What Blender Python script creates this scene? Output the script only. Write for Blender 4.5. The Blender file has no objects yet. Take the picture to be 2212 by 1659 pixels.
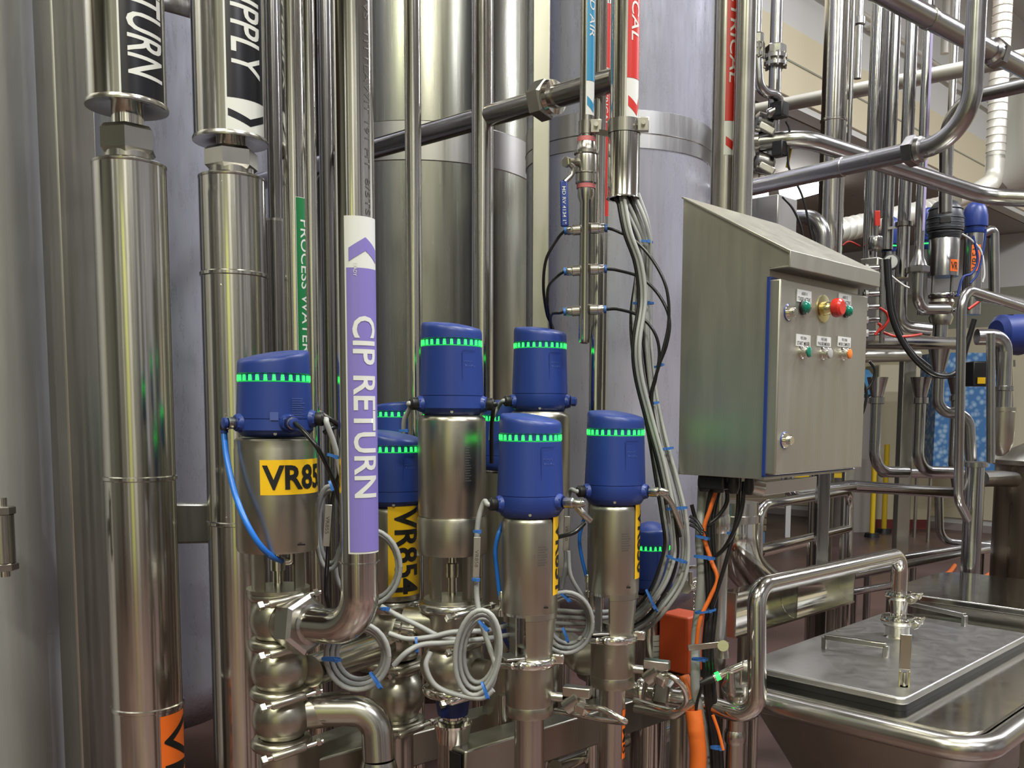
import bpy, bmesh, math, random
from mathutils import Vector as V, Matrix
random.seed(7)
PI = math.pi
# ------------------------------------------------------------ camera, world, big lights, exposure
IMW, IMH = 2212, 1659
FOC, CX, CY, ZC = 2045.0, 1200.0, 1079.0, 1.5
TILT, ROLL = math.atan(0.095), math.radians(0.40)
SC = bpy.context.scene
def cam_rot():
    f = V((0, math.cos(TILT), -math.sin(TILT))); u = V((0, math.sin(TILT), math.cos(TILT))); r = V((1, 0, 0))
    r2 = r*math.cos(ROLL) + u*math.sin(ROLL); u2 = u*math.cos(ROLL) - r*math.sin(ROLL)
    return r2, u2, f
RR, UU, FF = cam_rot()
cd = bpy.data.cameras.new('camera'); cam = bpy.data.objects.new('camera', cd); SC.collection.objects.link(cam)
cd.sensor_width = 36; cd.lens = 36*FOC/IMW
cd.shift_x = (IMW/2 - CX)/IMW; cd.shift_y = (CY - IMH/2)/IMW
cd.clip_start = 0.05; cd.clip_end = 100
mm = Matrix((RR, UU, -FF)).transposed().to_4x4(); mm.translation = V((0, 0, ZC)); cam.matrix_world = mm
SC.camera = cam
SC.view_settings.view_transform = 'Standard'; SC.view_settings.look = 'None'
SC.view_settings.gamma = 1; SC.view_settings.use_curve_mapping = False
SC.view_settings.exposure = 0.66
SC.cycles.use_denoising = True; SC.cycles.max_bounces = 7; SC.cycles.glossy_bounces = 5; SC.cycles.diffuse_bounces = 3
SC.cycles.sample_clamp_indirect = 4.0; SC.cycles.caustics_reflective = False; SC.cycles.caustics_refractive = False
wd = bpy.data.worlds.new('world'); SC.world = wd; wd.use_nodes = True
wd.node_tree.nodes['Background'].inputs[0].default_value = (0.62, 0.60, 0.62, 1)
wd.node_tree.nodes['Background'].inputs[1].default_value = 0.35
LT = dict(warm=(1.0, 0.98, 0.82), cool=(0.93, 0.94, 1.0), lime=(0.97, 1.0, 0.72))
def area(name, loc, tgt, sx, sy, power, col):
    l = bpy.data.lights.new(name, 'AREA'); l.shape = 'RECTANGLE'; l.size = sx; l.size_y = sy; l.energy = power; l.color = LT[col]
    o = bpy.data.objects.new(name, l); SC.collection.objects.link(o); o.location = loc
    o.rotation_euler = (V(tgt)-V(loc)).to_track_quat('-Z', 'Y').to_euler(); return o
CEIL = 5.6
LAMPS = [(-2.2, -2.6, 'lime', 80), (0.6, -2.8, 'warm', 130), (3.4, -1.5, 'cool', 120), (1.2, 0.9, 'warm', 95), (3.6, 2.6, 'cool', 140), (6.2, 5.2, 'cool', 130),
         (8.4, 6.6, 'cool', 60), (-1.6, -0.2, 'warm', 60), (0.9, 4.4, 'cool', 40)]
for i, (x, y, c, p) in enumerate(LAMPS):
    area('ceiling_lamp_light', (x, y, CEIL-0.16), (x, y, 0), 1.2, 0.28, p, c)

# ------------------------------------------------------------ pixel helpers
def ray(px, py):
    return RR*((px-CX)/FOC) + UU*(-(py-CY)/FOC) + FF
def P(px, py, Y):
    d = ray(px, py); return V((0, 0, ZC)) + d*(Y/d.y)
def PZ(px, py, z):
    d = ray(px, py); return V((0, 0, ZC)) + d*((z-ZC)/d.z)
def Z(px, py, Y): return P(px, py, Y).z
def pr(w, Y): return w/FOC*Y/2            # pixel width -> radius in metres at depth Y
A = V((-.7296, .6838, 0)); B = V((.6838, .7296, 0)); UP = V((0, 0, 1))

# ------------------------------------------------------------ materials
MATS = {}
def _new(name):
    m = bpy.data.materials.new(name); m.use_nodes = True
    return m, m.node_tree, m.node_tree.nodes['Principled BSDF']
def plain(name, col, rough=.5, metal=0, emit=None, es=0, spec=.5, coat=0):
    if name in MATS: return MATS[name]
    m, nt, b = _new(name); b.inputs['Base Color'].default_value = (*col, 1); b.inputs['Roughness'].default_value = rough
    b.inputs['Metallic'].default_value = metal; b.inputs['Specular IOR Level'].default_value = spec; b.inputs['Coat Weight'].default_value = coat
    if emit: b.inputs['Emission Color'].default_value = (*emit, 1); b.inputs['Emission Strength'].default_value = es
    MATS[name] = m; return m
def steel(name, col, r0, r1, scale=(60, 60, 2), bump=.0, cvar=.12, metal=1.0, blot=.0):
    """brushed or polished steel: streaked noise drives roughness, a little colour and a fine bump"""
    m, nt, b = _new(name); N = nt.nodes; L = nt.links
    tc = N.new('ShaderNodeTexCoord'); mp = N.new('ShaderNodeMapping'); mp.inputs['Scale'].default_value = scale
    L.new(tc.outputs['Object'], mp.inputs[0])
    nz = N.new('ShaderNodeTexNoise'); nz.inputs['Scale'].default_value = 1; nz.inputs['Detail'].default_value = 5; nz.inputs['Roughness'].default_value = .6
    L.new(mp.outputs[0], nz.inputs[0])
    mr = N.new('ShaderNodeMapRange'); mr.inputs[1].default_value = .3; mr.inputs[2].default_value = .7
    mr.inputs[3].default_value = r0; mr.inputs[4].default_value = r1; L.new(nz.outputs[0], mr.inputs[0])
    n2 = N.new('ShaderNodeTexNoise'); n2.inputs['Scale'].default_value = 6; n2.inputs['Detail'].default_value = 6; L.new(tc.outputs['Object'], n2.inputs[0])
    cr = N.new('ShaderNodeMix'); cr.data_type = 'RGBA'
    cr.inputs[6].default_value = (*[c*(1-cvar) for c in col], 1); cr.inputs[7].default_value = (*[min(1, c*(1+cvar)) for c in col], 1)
    mx = N.new('ShaderNodeMath'); mx.operation = 'MULTIPLY_ADD'; mx.inputs[1].default_value = .5; mx.inputs[2].default_value = 0
    L.new(nz.outputs[0], mx.inputs[0]); ad = N.new('ShaderNodeMath'); ad.operation = 'MULTIPLY_ADD'; ad.inputs[1].default_value = .5
    L.new(n2.outputs[0], ad.inputs[0]); L.new(mx.outputs[0], ad.inputs[2]); L.new(ad.outputs[0], cr.inputs[0])
    L.new(cr.outputs[2], b.inputs['Base Color']); b.inputs['Metallic'].default_value = metal
    if blot:
        a2 = N.new('ShaderNodeMath'); a2.operation = 'MULTIPLY_ADD'; a2.inputs[1].default_value = blot
        L.new(n2.outputs[0], a2.inputs[0]); L.new(mr.outputs[0], a2.inputs[2]); L.new(a2.outputs[0], b.inputs['Roughness'])
    else: L.new(mr.outputs[0], b.inputs['Roughness'])
    if bump:
        bp = N.new('ShaderNodeBump'); bp.inputs['Strength'].default_value = bump; bp.inputs['Distance'].default_value = .002
        L.new(nz.outputs[0], bp.inputs['Height']); L.new(bp.outputs[0], b.inputs['Normal'])
    MATS[name] = m; return m
POL = steel('polished_tube_steel', (.62, .605, .57), .09, .17, (90, 90, 3), cvar=.06)
SAT = steel('satin_steel', (.50, .485, .45), .20, .26, (9, 9, 9), cvar=.08)
CLAD = steel('cladding_steel', (.62, .605, .57), .12, .20, (60, 60, 1.2), bump=.10, cvar=.07)
BEAD = steel('bead_blasted_steel', (.43, .41, .345), .28, .36, (14, 14, 14), cvar=.10)
SHEET = steel('brushed_sheet_steel', (.50, .49, .47), .30, .42, (90, 90, 1.6), bump=.06, cvar=.10)
TANK = steel('tank_jacket_steel', (.44, .44, .44), .26, .36, (70, 70, 3.0), bump=.10, cvar=.12, blot=.12)
TANKD = steel('tank_jacket_steel_olive', (.42, .42, .36), .20, .30, (60, 60, 1.0), cvar=.07)
LAV = steel('mottled_tank_steel', (.58, .59, .71), .20, .30, (70, 70, 9), bump=.10, cvar=.13, blot=.10, metal=.55)
LTANK = steel('pale_tank_steel', (.62, .62, .62), .30, .42, (60, 60, 5), bump=.1, cvar=.12, metal=.6)
ENC = steel('enclosure_steel', (.41, .40, .35), .32, .42, (40, 40, 3), cvar=.09, blot=.08, metal=.86)
LID = steel('lid_steel', (.47, .465, .46), .30, .40, (30, 30, 30), cvar=.06)
CHR = steel('bright_steel', (.78, .76, .70), .08, .16, (20, 20, 20), cvar=.05)
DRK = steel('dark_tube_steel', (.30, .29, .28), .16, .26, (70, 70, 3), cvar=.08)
FRM = steel('frame_steel', (.42, .41, .355), .28, .40, (30, 30, 4), cvar=.10)
OLDT = steel('stained_tank_steel', (.23, .19, .14), .25, .45, (30, 30, 2), cvar=.35)
BLUE = plain('blue_plastic', (.017, .042, .22), .38)
BLUED = plain('dark_blue_plastic', (.012, .03, .17), .42)
BLK = plain('black_rubber', (.008, .008, .009), .42)
BLKS = plain('black_cable_sheath', (.010, .010, .011), .28)
GRY = plain('grey_cable_sheath', (.34, .35, .35), .42)
DGRY = plain('dark_grey_plastic', (.035, .038, .045), .38)
ORG = plain('orange_cable_sheath', (.75, .16, .025), .42)
ORGB = plain('orange_paint', (.62, .085, .02), .5)
HOSEB = plain('blue_air_hose', (.02, .16, .62), .3)
TIEB = plain('blue_cable_tie', (.03, .13, .42), .4)
GRN = plain('green_signal_light', (.02, .5, .12), .4, emit=(.02, 1.0, .07), es=1.9)
GRNR = plain('green_light_rim', (.02, .35, .08), .4, emit=(.02, 1.0, .10), es=.45)
WHT = plain('white_vinyl', (.62, .63, .62), .45)
PUR = plain('purple_vinyl', (.19, .155, .46), .45)
GRNV = plain('green_vinyl', (.008, .16, .05), .4)
REDV = plain('red_vinyl', (.50, .025, .018), .35)
BLUV = plain('light_blue_vinyl', (.02, .22, .42), .4)
BLKV = plain('black_vinyl', (.006, .006, .010), .3)
YELV = plain('yellow_vinyl', (.88, .53, .012), .4)
ORV = plain('orange_vinyl', (.80, .15, .02), .4)
INK = plain('black_ink', (.006, .006, .006), .5)
FINK = plain('faded_ink', (.07, .065, .06), .5)
REDP = plain('red_plastic', (.55, .03, .02), .3)
PINK = plain('pink_thread_tape', (.55, .16, .17), .7)
YELP = plain('yellow_paint', (.75, .52, .02), .45)
BRASS = plain('brass', (.62, .56, .30), .25, 1)
LGRN = plain('green_button', (.0, .17, .11), .2, coat=.5)
LWHT = plain('white_button', (.42, .42, .42), .3)
LORG = plain('orange_button', (.75, .2, .03), .3)
CREAM = plain('cream_panel', (.74, .67, .46), .55)
WHP = plain('white_panel', (.70, .70, .66), .55)
BROWN = plain('taupe_panel', (.34, .295, .27), .6)
OLIVE = plain('olive_panel', (.33, .33, .25), .6)
REDC = plain('red_kerb_paint', (.20, .035, .03), .45)
TUBE_E = plain('lamp_tube', (1, 1, 1), .4, emit=(1, 1, .96), es=9)
def floor_mat():
    m, nt, b = _new('red_epoxy_floor'); N = nt.nodes; L = nt.links
    tc = N.new('ShaderNodeTexCoord'); n = N.new('ShaderNodeTexNoise'); n.inputs['Scale'].default_value = 1.1; n.inputs['Detail'].default_value = 8
    L.new(tc.outputs['Object'], n.inputs[0]); cr = N.new('ShaderNodeValToRGB'); L.new(n.outputs[0], cr.inputs[0])
    cr.color_ramp.elements[0].position = .35; cr.color_ramp.elements[0].color = (.075, .045, .042, 1)
    cr.color_ramp.elements[1].position = .68; cr.color_ramp.elements[1].color = (.17, .10, .088, 1)
    L.new(cr.outputs[0], b.inputs['Base Color'])
    mr = N.new('ShaderNodeMapRange'); mr.inputs[3].default_value = .18; mr.inputs[4].default_value = .5; L.new(n.outputs[0], mr.inputs[0]); L.new(mr.outputs[0], b.inputs['Roughness'])
    return m
FLOORM = floor_mat()
def bottle_mat():
    m, nt, b = _new('shrink_wrapped_blue_bottles'); N = nt.nodes; L = nt.links
    tc = N.new('ShaderNodeTexCoord'); n = N.new('ShaderNodeTexVoronoi'); n.inputs['Scale'].default_value = 16
    L.new(tc.outputs['Object'], n.inputs[0]); cr = N.new('ShaderNodeValToRGB'); L.new(n.outputs['Distance'], cr.inputs[0])
    cr.color_ramp.elements[0].position = .15; cr.color_ramp.elements[0].color = (.32, .48, .62, 1)
    cr.color_ramp.elements[1].position = .6; cr.color_ramp.elements[1].color = (.06, .18, .40, 1)
    L.new(cr.outputs[0], b.inputs['Base Color']); b.inputs['Roughness'].default_value = .2
    return m
BOTT = bottle_mat()
WOOD = plain('pallet_wood', (.22, .17, .11), .7)
GLASSY = plain('clear_film_blue', (.10, .30, .62), .25)

# ------------------------------------------------------------ mesh builder
def frame(axis, ref=None):
    a = V(axis).normalized()
    if ref is None: ref = V((0, 0, 1)) if abs(a.z) < .9 else V((0, -1, 0))
    u = (V(ref) - a*V(ref).dot(a)).normalized(); return a, u, a.cross(u)
def catmull(pts, k=8):
    pts = [V(p) for p in pts]; q = [pts[0]*2-pts[1]] + pts + [pts[-1]*2-pts[-2]]; out = []
    for i in range(1, len(q)-2):
        p0, p1, p2, p3 = q[i-1:i+3]
        for j in range(k):
            t = j/k
            out.append(.5*((2*p1)+(p2-p0)*t+(2*p0-5*p1+4*p2-p3)*t*t+(3*p1-p0-3*p2+p3)*t**3))
    return out + [pts[-1]]
def fillet(pts, R, k=8):
    pts = [V(p) for p in pts]; out = [pts[0]]
    for i in range(1, len(pts)-1):
        a, p, c = pts[i-1], pts[i], pts[i+1]; d1 = (p-a); l1 = d1.length; d1 /= l1; d2 = (c-p); l2 = d2.length; d2 /= l2
        th = d1.angle(d2)
        if th < .02: out.append(p); continue
        t = min(R*math.tan(th/2), l1*.48, l2*.48); r = t/math.tan(th/2); kk = 4/3*math.tan(th/4)*r
        p0, p3 = p-d1*t, p+d2*t; p1, p2 = p0+d1*kk, p3-d2*kk
        for j in range(k+1):
            s = j/k; out.append(p0*(1-s)**3+p1*3*s*(1-s)**2+p2*3*s*s*(1-s)+p3*s**3)
    return out + [pts[-1]]
class M:
    def __init__(s): s.v = []; s.f = []
    def lathe(s, prof, o, axis=(0, 0, 1), n=32, ref=None, a0=0, a1=2*PI, caps=True):
        """prof: (radius, distance along the axis); ref: direction of angle 0"""
        a, u, w = frame(axis, ref); o = V(o); full = abs(a1-a0-2*PI) < 1e-6; k = n if full else n+1; b = len(s.v)
        for r, h in prof:
            for i in range(k):
                t = a0+(a1-a0)*i/n; s.v.append(o+a*h+(u*math.cos(t)+w*math.sin(t))*r)
        for j in range(len(prof)-1):
            for i in range(k if full else k-1):
                i2 = (i+1) % k; s.f.append((b+j*k+i, b+j*k+i2, b+(j+1)*k+i2, b+(j+1)*k+i))
        if caps and full:
            if prof[0][0] > 1e-6: s.f.append(tuple(b+i for i in reversed(range(k))))
            if prof[-1][0] > 1e-6: s.f.append(tuple(b+(len(prof)-1)*k+i for i in range(k)))
        return s
    def cyl(s, p, q, r, n=24, r2=None, ref=None):
        p, q = V(p), V(q); return s.lathe([(r, 0), (r if r2 is None else r2, (q-p).length)], p, q-p, n, ref)
    def tube(s, pts, r, n=14, cap=True):
        pts = [V(p) for p in pts]; b = len(s.v); a, u, w = frame(pts[1]-pts[0])
        rs = r if isinstance(r, (list, tuple)) else [r]*len(pts)
        for i, p in enumerate(pts):
            t = (pts[min(i+1, len(pts)-1)]-pts[max(i-1, 0)])
            if t.length < 1e-9: t = a
            t.normalize(); u = u-t*u.dot(t)
            if u.length < 1e-6: _, u, _ = frame(t)
            u.normalize(); w = t.cross(u)
            for j in range(n):
                g = 2*PI*j/n; s.v.append(p+(u*math.cos(g)+w*math.sin(g))*rs[i])
        for i in range(len(pts)-1):
            for j in range(n):
                s.f.append((b+i*n+j, b+i*n+(j+1) % n, b+(i+1)*n+(j+1) % n, b+(i+1)*n+j))
        if cap:
            s.f.append(tuple(b+j for j in reversed(range(n)))); s.f.append(tuple(b+(len(pts)-1)*n+j for j in range(n)))
        return s
    def torus(s, o, R, r, axis=(0, 0, 1), n=40, k=10):
        return s.lathe([(R+r*math.cos(2*PI*i/k), r*math.sin(2*PI*i/k)) for i in range(k+1)], o, axis, n, caps=False)
    def box(s, c, sz, ax=None):
        """c centre; sz full sizes along the axes ax (default X, Y, Z)"""
        c = V(c); ax = ax or (V((1, 0, 0)), V((0, 1, 0)), UP); b = len(s.v)
        for i in (-1, 1):
            for j in (-1, 1):
                for k in (-1, 1): s.v.append(c+ax[0]*(i*sz[0]/2)+ax[1]*(j*sz[1]/2)+ax[2]*(k*sz[2]/2))
        for f in ((0, 1, 3, 2), (4, 6, 7, 5), (0, 4, 5, 1), (2, 3, 7, 6), (0, 2, 6, 4), (1, 5, 7, 3)): s.f.append(tuple(b+i for i in f))
        return s
    def beam(s, p, q, w, h, up=UP):
        p, q = V(p), V(q); d = (q-p); L = d.length; d.normalize(); sd = d.cross(V(up)).normalized(); u2 = sd.cross(d)
        return s.box((p+q)/2, (L, w, h), (d, sd, u2))
    def prism(s, poly, o, ux, uy, dz):
        """closed polygon (2D) in the plane o,ux,uy pushed along the vector dz"""
        o, ux, uy, dz = V(o), V(ux), V(uy), V(dz); b = len(s.v); n = len(poly)
        for k in (0, 1):
            for x, y in poly: s.v.append(o+ux*x+uy*y+dz*k)
        s.f.append(tuple(b+i for i in reversed(range(n)))); s.f.append(tuple(b+n+i for i in range(n)))
        for i in range(n): s.f.append((b+i, b+(i+1) % n, b+n+(i+1) % n, b+n+i))
        return s
    def poly(s, pts):
        b = len(s.v); s.v += [V(p) for p in pts]; s.f.append(tuple(range(b, b+len(pts)))); return s
    def put(s, name, mat, root=None, label=None, cat=None, group=None, kind=None, ang=38, bev=0, org=None):
        me = bpy.data.meshes.new(name)
        if root is not None: o0 = V(root['_w']) if '_w' in root.keys() else V((0, 0, 0))
        elif org is not None: o0 = V(org)
        else:
            mn = [min(v[i] for v in s.v) for i in range(3)]; mxx = [max(v[i] for v in s.v) for i in range(3)]
            o0 = V(((mn[0]+mxx[0])/2, (mn[1]+mxx[1])/2, mn[2]))
        me.from_pydata([tuple(v-o0) for v in s.v], [], s.f); me.validate()
        bm = bmesh.new(); bm.from_mesh(me); bmesh.ops.recalc_face_normals(bm, faces=bm.faces); bm.to_mesh(me); bm.free()
        me.materials.append(mat)
        for p in me.polygons: p.use_smooth = True
        me.set_sharp_from_angle(angle=math.radians(ang))
        o = bpy.data.objects.new(name, me); SC.collection.objects.link(o)
        if root is not None: o.parent = root; o['_w'] = tuple(o0)
        else: o.location = o0; o['_w'] = tuple(o0)
        if bev:
            b = o.modifiers.new('bevel', 'BEVEL'); b.width = bev; b.segments = 2; b.limit_method = 'ANGLE'; b.angle_limit = math.radians(50)
        if label: o['label'] = label
        if cat: o['category'] = cat
        if group: o['group'] = group
        if kind: o['kind'] = kind
        return o
def T(name, label, cat, base, group=None):
    o = bpy.data.objects.new(name, None); SC.collection.objects.link(o); o.location = base; o.empty_display_size = .05
    o['label'] = label; o['category'] = cat; o['_w'] = tuple(base)
    if group: o['group'] = group
    return o
# ------------------------------------------------------------ decals: flat art mapped on to a surface
def text_polys(body, size, bold=0.0, italic=0.0):
    c = bpy.data.curves.new('t', 'FONT'); c.body = body; c.size = size; c.offset = bold; c.shear = italic; c.resolution_u = 3
    o = bpy.data.objects.new('t', c); SC.collection.objects.link(o)
    dg = bpy.context.evaluated_depsgraph_get(); me = bpy.data.meshes.new_from_object(o.evaluated_get(dg))
    bpy.data.objects.remove(o); bpy.data.curves.remove(c)
    return me
def decal(name, mat, root, fn, polys=None, text=None, step=None, box=None, label=None):
    """polys: list of 2D point lists; text: (body, size, bold, italic) fitted into box=(a0,b0,a1,b1); fn(a,b)->point; cut every `step` along b (and a)"""
    bm = bmesh.new()
    if text:
        me = text_polys(*text); bm.from_mesh(me); bpy.data.meshes.remove(me)
        xs = [v.co.x for v in bm.verts]; ys = [v.co.y for v in bm.verts]; x0, x1, y0, y1 = min(xs), max(xs), min(ys), max(ys)
        a0, b0, a1, b1 = box
        for v in bm.verts: v.co.x = a0+(v.co.x-x0)/(x1-x0)*(a1-a0); v.co.y = b0+(v.co.y-y0)/(y1-y0)*(b1-b0)
    for p in polys or []: bm.faces.new([bm.verts.new((x, y, 0)) for x, y in p])
    if step:
        for ax in step:
            st = step[ax]; k = 'xy'.index(ax); lo = min(v.co[k] for v in bm.verts); hi = max(v.co[k] for v in bm.verts); c = lo+st
            while c < hi:
                co = V((0, 0, 0)); co[k] = c; no = V((0, 0, 0)); no[k] = 1
                bmesh.ops.bisect_plane(bm, geom=bm.verts[:]+bm.edges[:]+bm.faces[:], plane_co=co, plane_no=no); c += st
    o0 = V(root['_w'])
    for v in bm.verts: v.co = V(fn(v.co.x, v.co.y))-o0
    me = bpy.data.meshes.new(name); bm.to_mesh(me); bm.free(); me.materials.append(mat)
    for p in me.polygons: p.use_smooth = True
    o = bpy.data.objects.new(name, me); SC.collection.objects.link(o); o.parent = root; o['_w'] = tuple(o0)
    if label: o['label'] = label
    return o
def view_axes(x, y):
    t = V((-x, -y, 0)).normalized(); return t, V((-t.y, t.x, 0))   # towards the viewer, and to the viewer's right
def onpipe_down(x, y, r, phi0, z0):
    """a runs down the pipe, b round it to the right"""
    t, rt = view_axes(x, y)
    def fn(a, b):
        g = phi0+b/r; return V((x, y, z0-a))+(t*math.cos(g)+rt*math.sin(g))*r
    return fn
def onpipe_up(x, y, r, phi0, z0):
    t, rt = view_axes(x, y)
    def fn(a, b):
        g = phi0+a/r; return V((x, y, z0+b))+(t*math.cos(g)+rt*math.sin(g))*r
    return fn
def rect(a0, b0, a1, b1): return [(a0, b0), (a1, b0), (a1, b1), (a0, b1)]
def pipe_label(root, X, Y, r, px, ya, yb, phi0, phi1, col, words, wbox, colname, chev=None, wcol=None, border=.0025, ita=0.0, bold=.012, chev_end='bottom', mar=.045, apex=.78):
    """vinyl pipe marker: white sheet, coloured field, white words, chevron in the white end"""
    za, zb = Z(px, ya, Y), Z(px, yb, Y); L = za-zb; wd_ = (phi1-phi0)*r; st = {'y': r*.16}
    decal('label_sheet', WHT, root, onpipe_down(X, Y, r+.0006, phi0, za), [rect(0, 0, L, wd_)], step=st)
    c0, c1 = border, L-border
    if chev: 
        if chev_end == 'bottom': c1 = L-chev
        else: c0 = chev
    decal('label_field', col, root, onpipe_down(X, Y, r+.0011, phi0, za), [rect(c0, border, c1, wd_)], step=st, label=colname)
    w0, w1, b0, b1 = wbox    # words box: pixel y top, pixel y bottom, fraction across
    a0, a1 = za-Z(px, w0, Y), za-Z(px, w1, Y)
    decal('lettering', wcol or WHT, root, onpipe_down(X, Y, r+.0016, phi0, za), text=(words, 1, bold, ita), box=(a0, b0*wd_, a1, b1*wd_), step=st)
    if chev:
        e = L-chev if chev_end == 'bottom' else 0; m = wd_*apex; h = chev*.22; q = chev*.26; sg = 1 if chev_end == 'bottom' else -1
        cc = e+chev*(.45 if sg > 0 else .62)
        pts = [(cc, .12*wd_), (cc+sg*h, m), (cc, .96*wd_), (cc+q, .96*wd_), (cc+sg*h+q, m), (cc+q, .12*wd_)]
        decal('chevron', col, root, onpipe_down(X, Y, r+.0011, phi0, za), [[pts[0], pts[1], pts[4], pts[5]], [pts[1], pts[2], pts[3], pts[4]]], step=st)
# ------------------------------------------------------------ setting
def struct(name, m, mat, **k): return m.put(name, mat, kind='structure', **k)
def onplane(px, py, o, n):
    d = ray(px, py); c = V((0, 0, ZC)); return c+d*((V(o)-c).dot(V(n))/d.dot(V(n)))
struct('floor', M().box((2.5, 5, -.05), (19, 22, .1)), FLOORM)
struct('ceiling', M().box((2.5, 5, CEIL+.05), (19, 22, .1)), WHP)
for i, (x, y, c, p) in enumerate(LAMPS):
    t = T('ceiling_lamp', ['long flat ceiling lamp over the aisle by the left tank', 'long flat ceiling lamp behind the camera over the aisle', 'long flat ceiling lamp over the open hopper side', 'long flat ceiling lamp above the row of valves',
        'long flat ceiling lamp above the grey control box side', 'long flat ceiling lamp before the cream far wall', 'long flat ceiling lamp nearest the overhead cream bulkhead', 'long flat ceiling lamp over the insulated pipes', 'long flat ceiling lamp behind the tall tanks'][i], 'lamp', (x, y, CEIL))
    M().box((x, y, CEIL-.06), (1.3, .36, .12)).put('housing', WHP, t, bev=.01)
# bulkhead wall overhead and the recess behind it
w0 = P(1720, 235, 7.0); zb = w0.z
wn = B.cross(UP)
struct('wall_bulkhead', M().prism([(-9, zb), (7, zb), (7, CEIL), (-9, CEIL)], (w0.x, w0.y, 0), B, UP, -wn*.12), WHP)
cb = zb+.42
bh = M().prism([(-9, zb+.05), (7, zb+.05), (7, zb+.52), (-9, zb+.52)], (w0.x, w0.y, 0)+V((0, 0, 0)) if False else V((w0.x, w0.y, 0))+wn*.0, B, UP, wn*.02)
struct('trim_1', bh, CREAM)
for k, h in enumerate((.28,)):
    struct('trim_%d' % (k+2), M().prism([(-9, zb+h), (7, zb+h), (7, zb+h+.012), (-9, zb+h+.012)], V((w0.x, w0.y, 0)), B, UP, wn*.026), OLIVE)
q = P(2150, 600, 11.8); wq = V((q.x, q.y, 0)); an = -wn.cross(UP)
an = V((-B.x, -B.y, 0))
d0 = wq-V((w0.x, w0.y, 0)); cor = V((w0.x, w0.y, 0))+B*d0.dot(B)
m = M(); e_ = A*.14; cq = [cor+e_, cor+e_-B*17, cor-B*17+A*14, cor+A*14]
b0 = [c+UP*zb for c in cq]; b1 = [c+UP*(zb+.08) for c in cq]; m.poly(b0); m.poly(b1)
for i in range(4): m.poly([b0[i], b0[(i+1) % 4], b1[(i+1) % 4], b1[i]])
struct('ceiling_recess', m, BROWN)
struct('wall_far', M().prism([(-12, 0), (14, 0), (14, CEIL), (-12, CEIL)], cor, A, UP, B*.12), WHP)
for k, (z0, z1, mt) in enumerate(((2.55, 3.02, OLIVE), (.16, 2.55, CREAM), (0, .09, BROWN))):
    struct('trim_%d' % (k+4), M().prism([(-12, z0), (14, z0), (14, z1), (-12, z1)], cor, A, UP, an*.02), mt)
# walls behind the camera and beside it
GWALL = plain('grey_wall_panel', (.22, .215, .20), .6)
struct('wall_back', M().box((.5, -5.2, CEIL/2), (15, .15, CEIL)), GWALL)
for k, (xx, ww) in enumerate(((-4.6, .7), (-2.5, .35), (.45, .9), (2.2, .5), (5.2, 1.0))): struct('trim_%d' % (k+10), M().box((xx, -5.1, CEIL/2), (ww, .06, CEIL)), WHP)  # unseen white strips added so the steel reflects bright streaks
struct('wall_left', M().box((-6.9, 3, CEIL/2), (.15, 16, CEIL)), GWALL)
struct('door_1', M().box((-1.1, -5.08, 1.6), (1.0, .06, 3.2)), plain('lime_strip_curtain', (.74, .78, .30), .35))  # lime panel added out of view, for yellow-green streaks on the pipes
struct('wall_rear', M().box((2.5, 15.9, CEIL/2), (19, .15, CEIL)), GWALL)
struct('door_2', M().box((3.4, -5.08, 1.4), (1.6, .06, 2.8)), DGRY)  # dark panel added out of view, to put dark bands into reflections
for k, (x, y, r, h) in enumerate(((-3.4, -2.6, .55, 3.6), (.9, -3.4, .32, 3.4), (2.3, -3.9, .45, 4.0), (5.6, -1.2, .6, 3.2))):  # unseen vessels, added to give the steel dark shapes to reflect
    tk = T('process_vessel', ['tall steel vessel behind the camera at the aisle end', 'slim steel vessel behind the camera near the lime curtain', 'steel vessel behind the camera before the grey door', 'wide steel vessel out of frame beyond the hopper'][k], 'tank', (x, y, 0))
    M().lathe([(r*.3, .35), (r, .55), (r, h), (r*.3, h+.25)], (x, y, 0), n=40).put('shell', TANK, tk)
    for a in (0, 2.1, 4.2): M().cyl((x+r*.8*math.cos(a), y+r*.8*math.sin(a), 0), (x+r*.8*math.cos(a), y+r*.8*math.sin(a), .7), .03).put('leg', SAT, tk)

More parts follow.
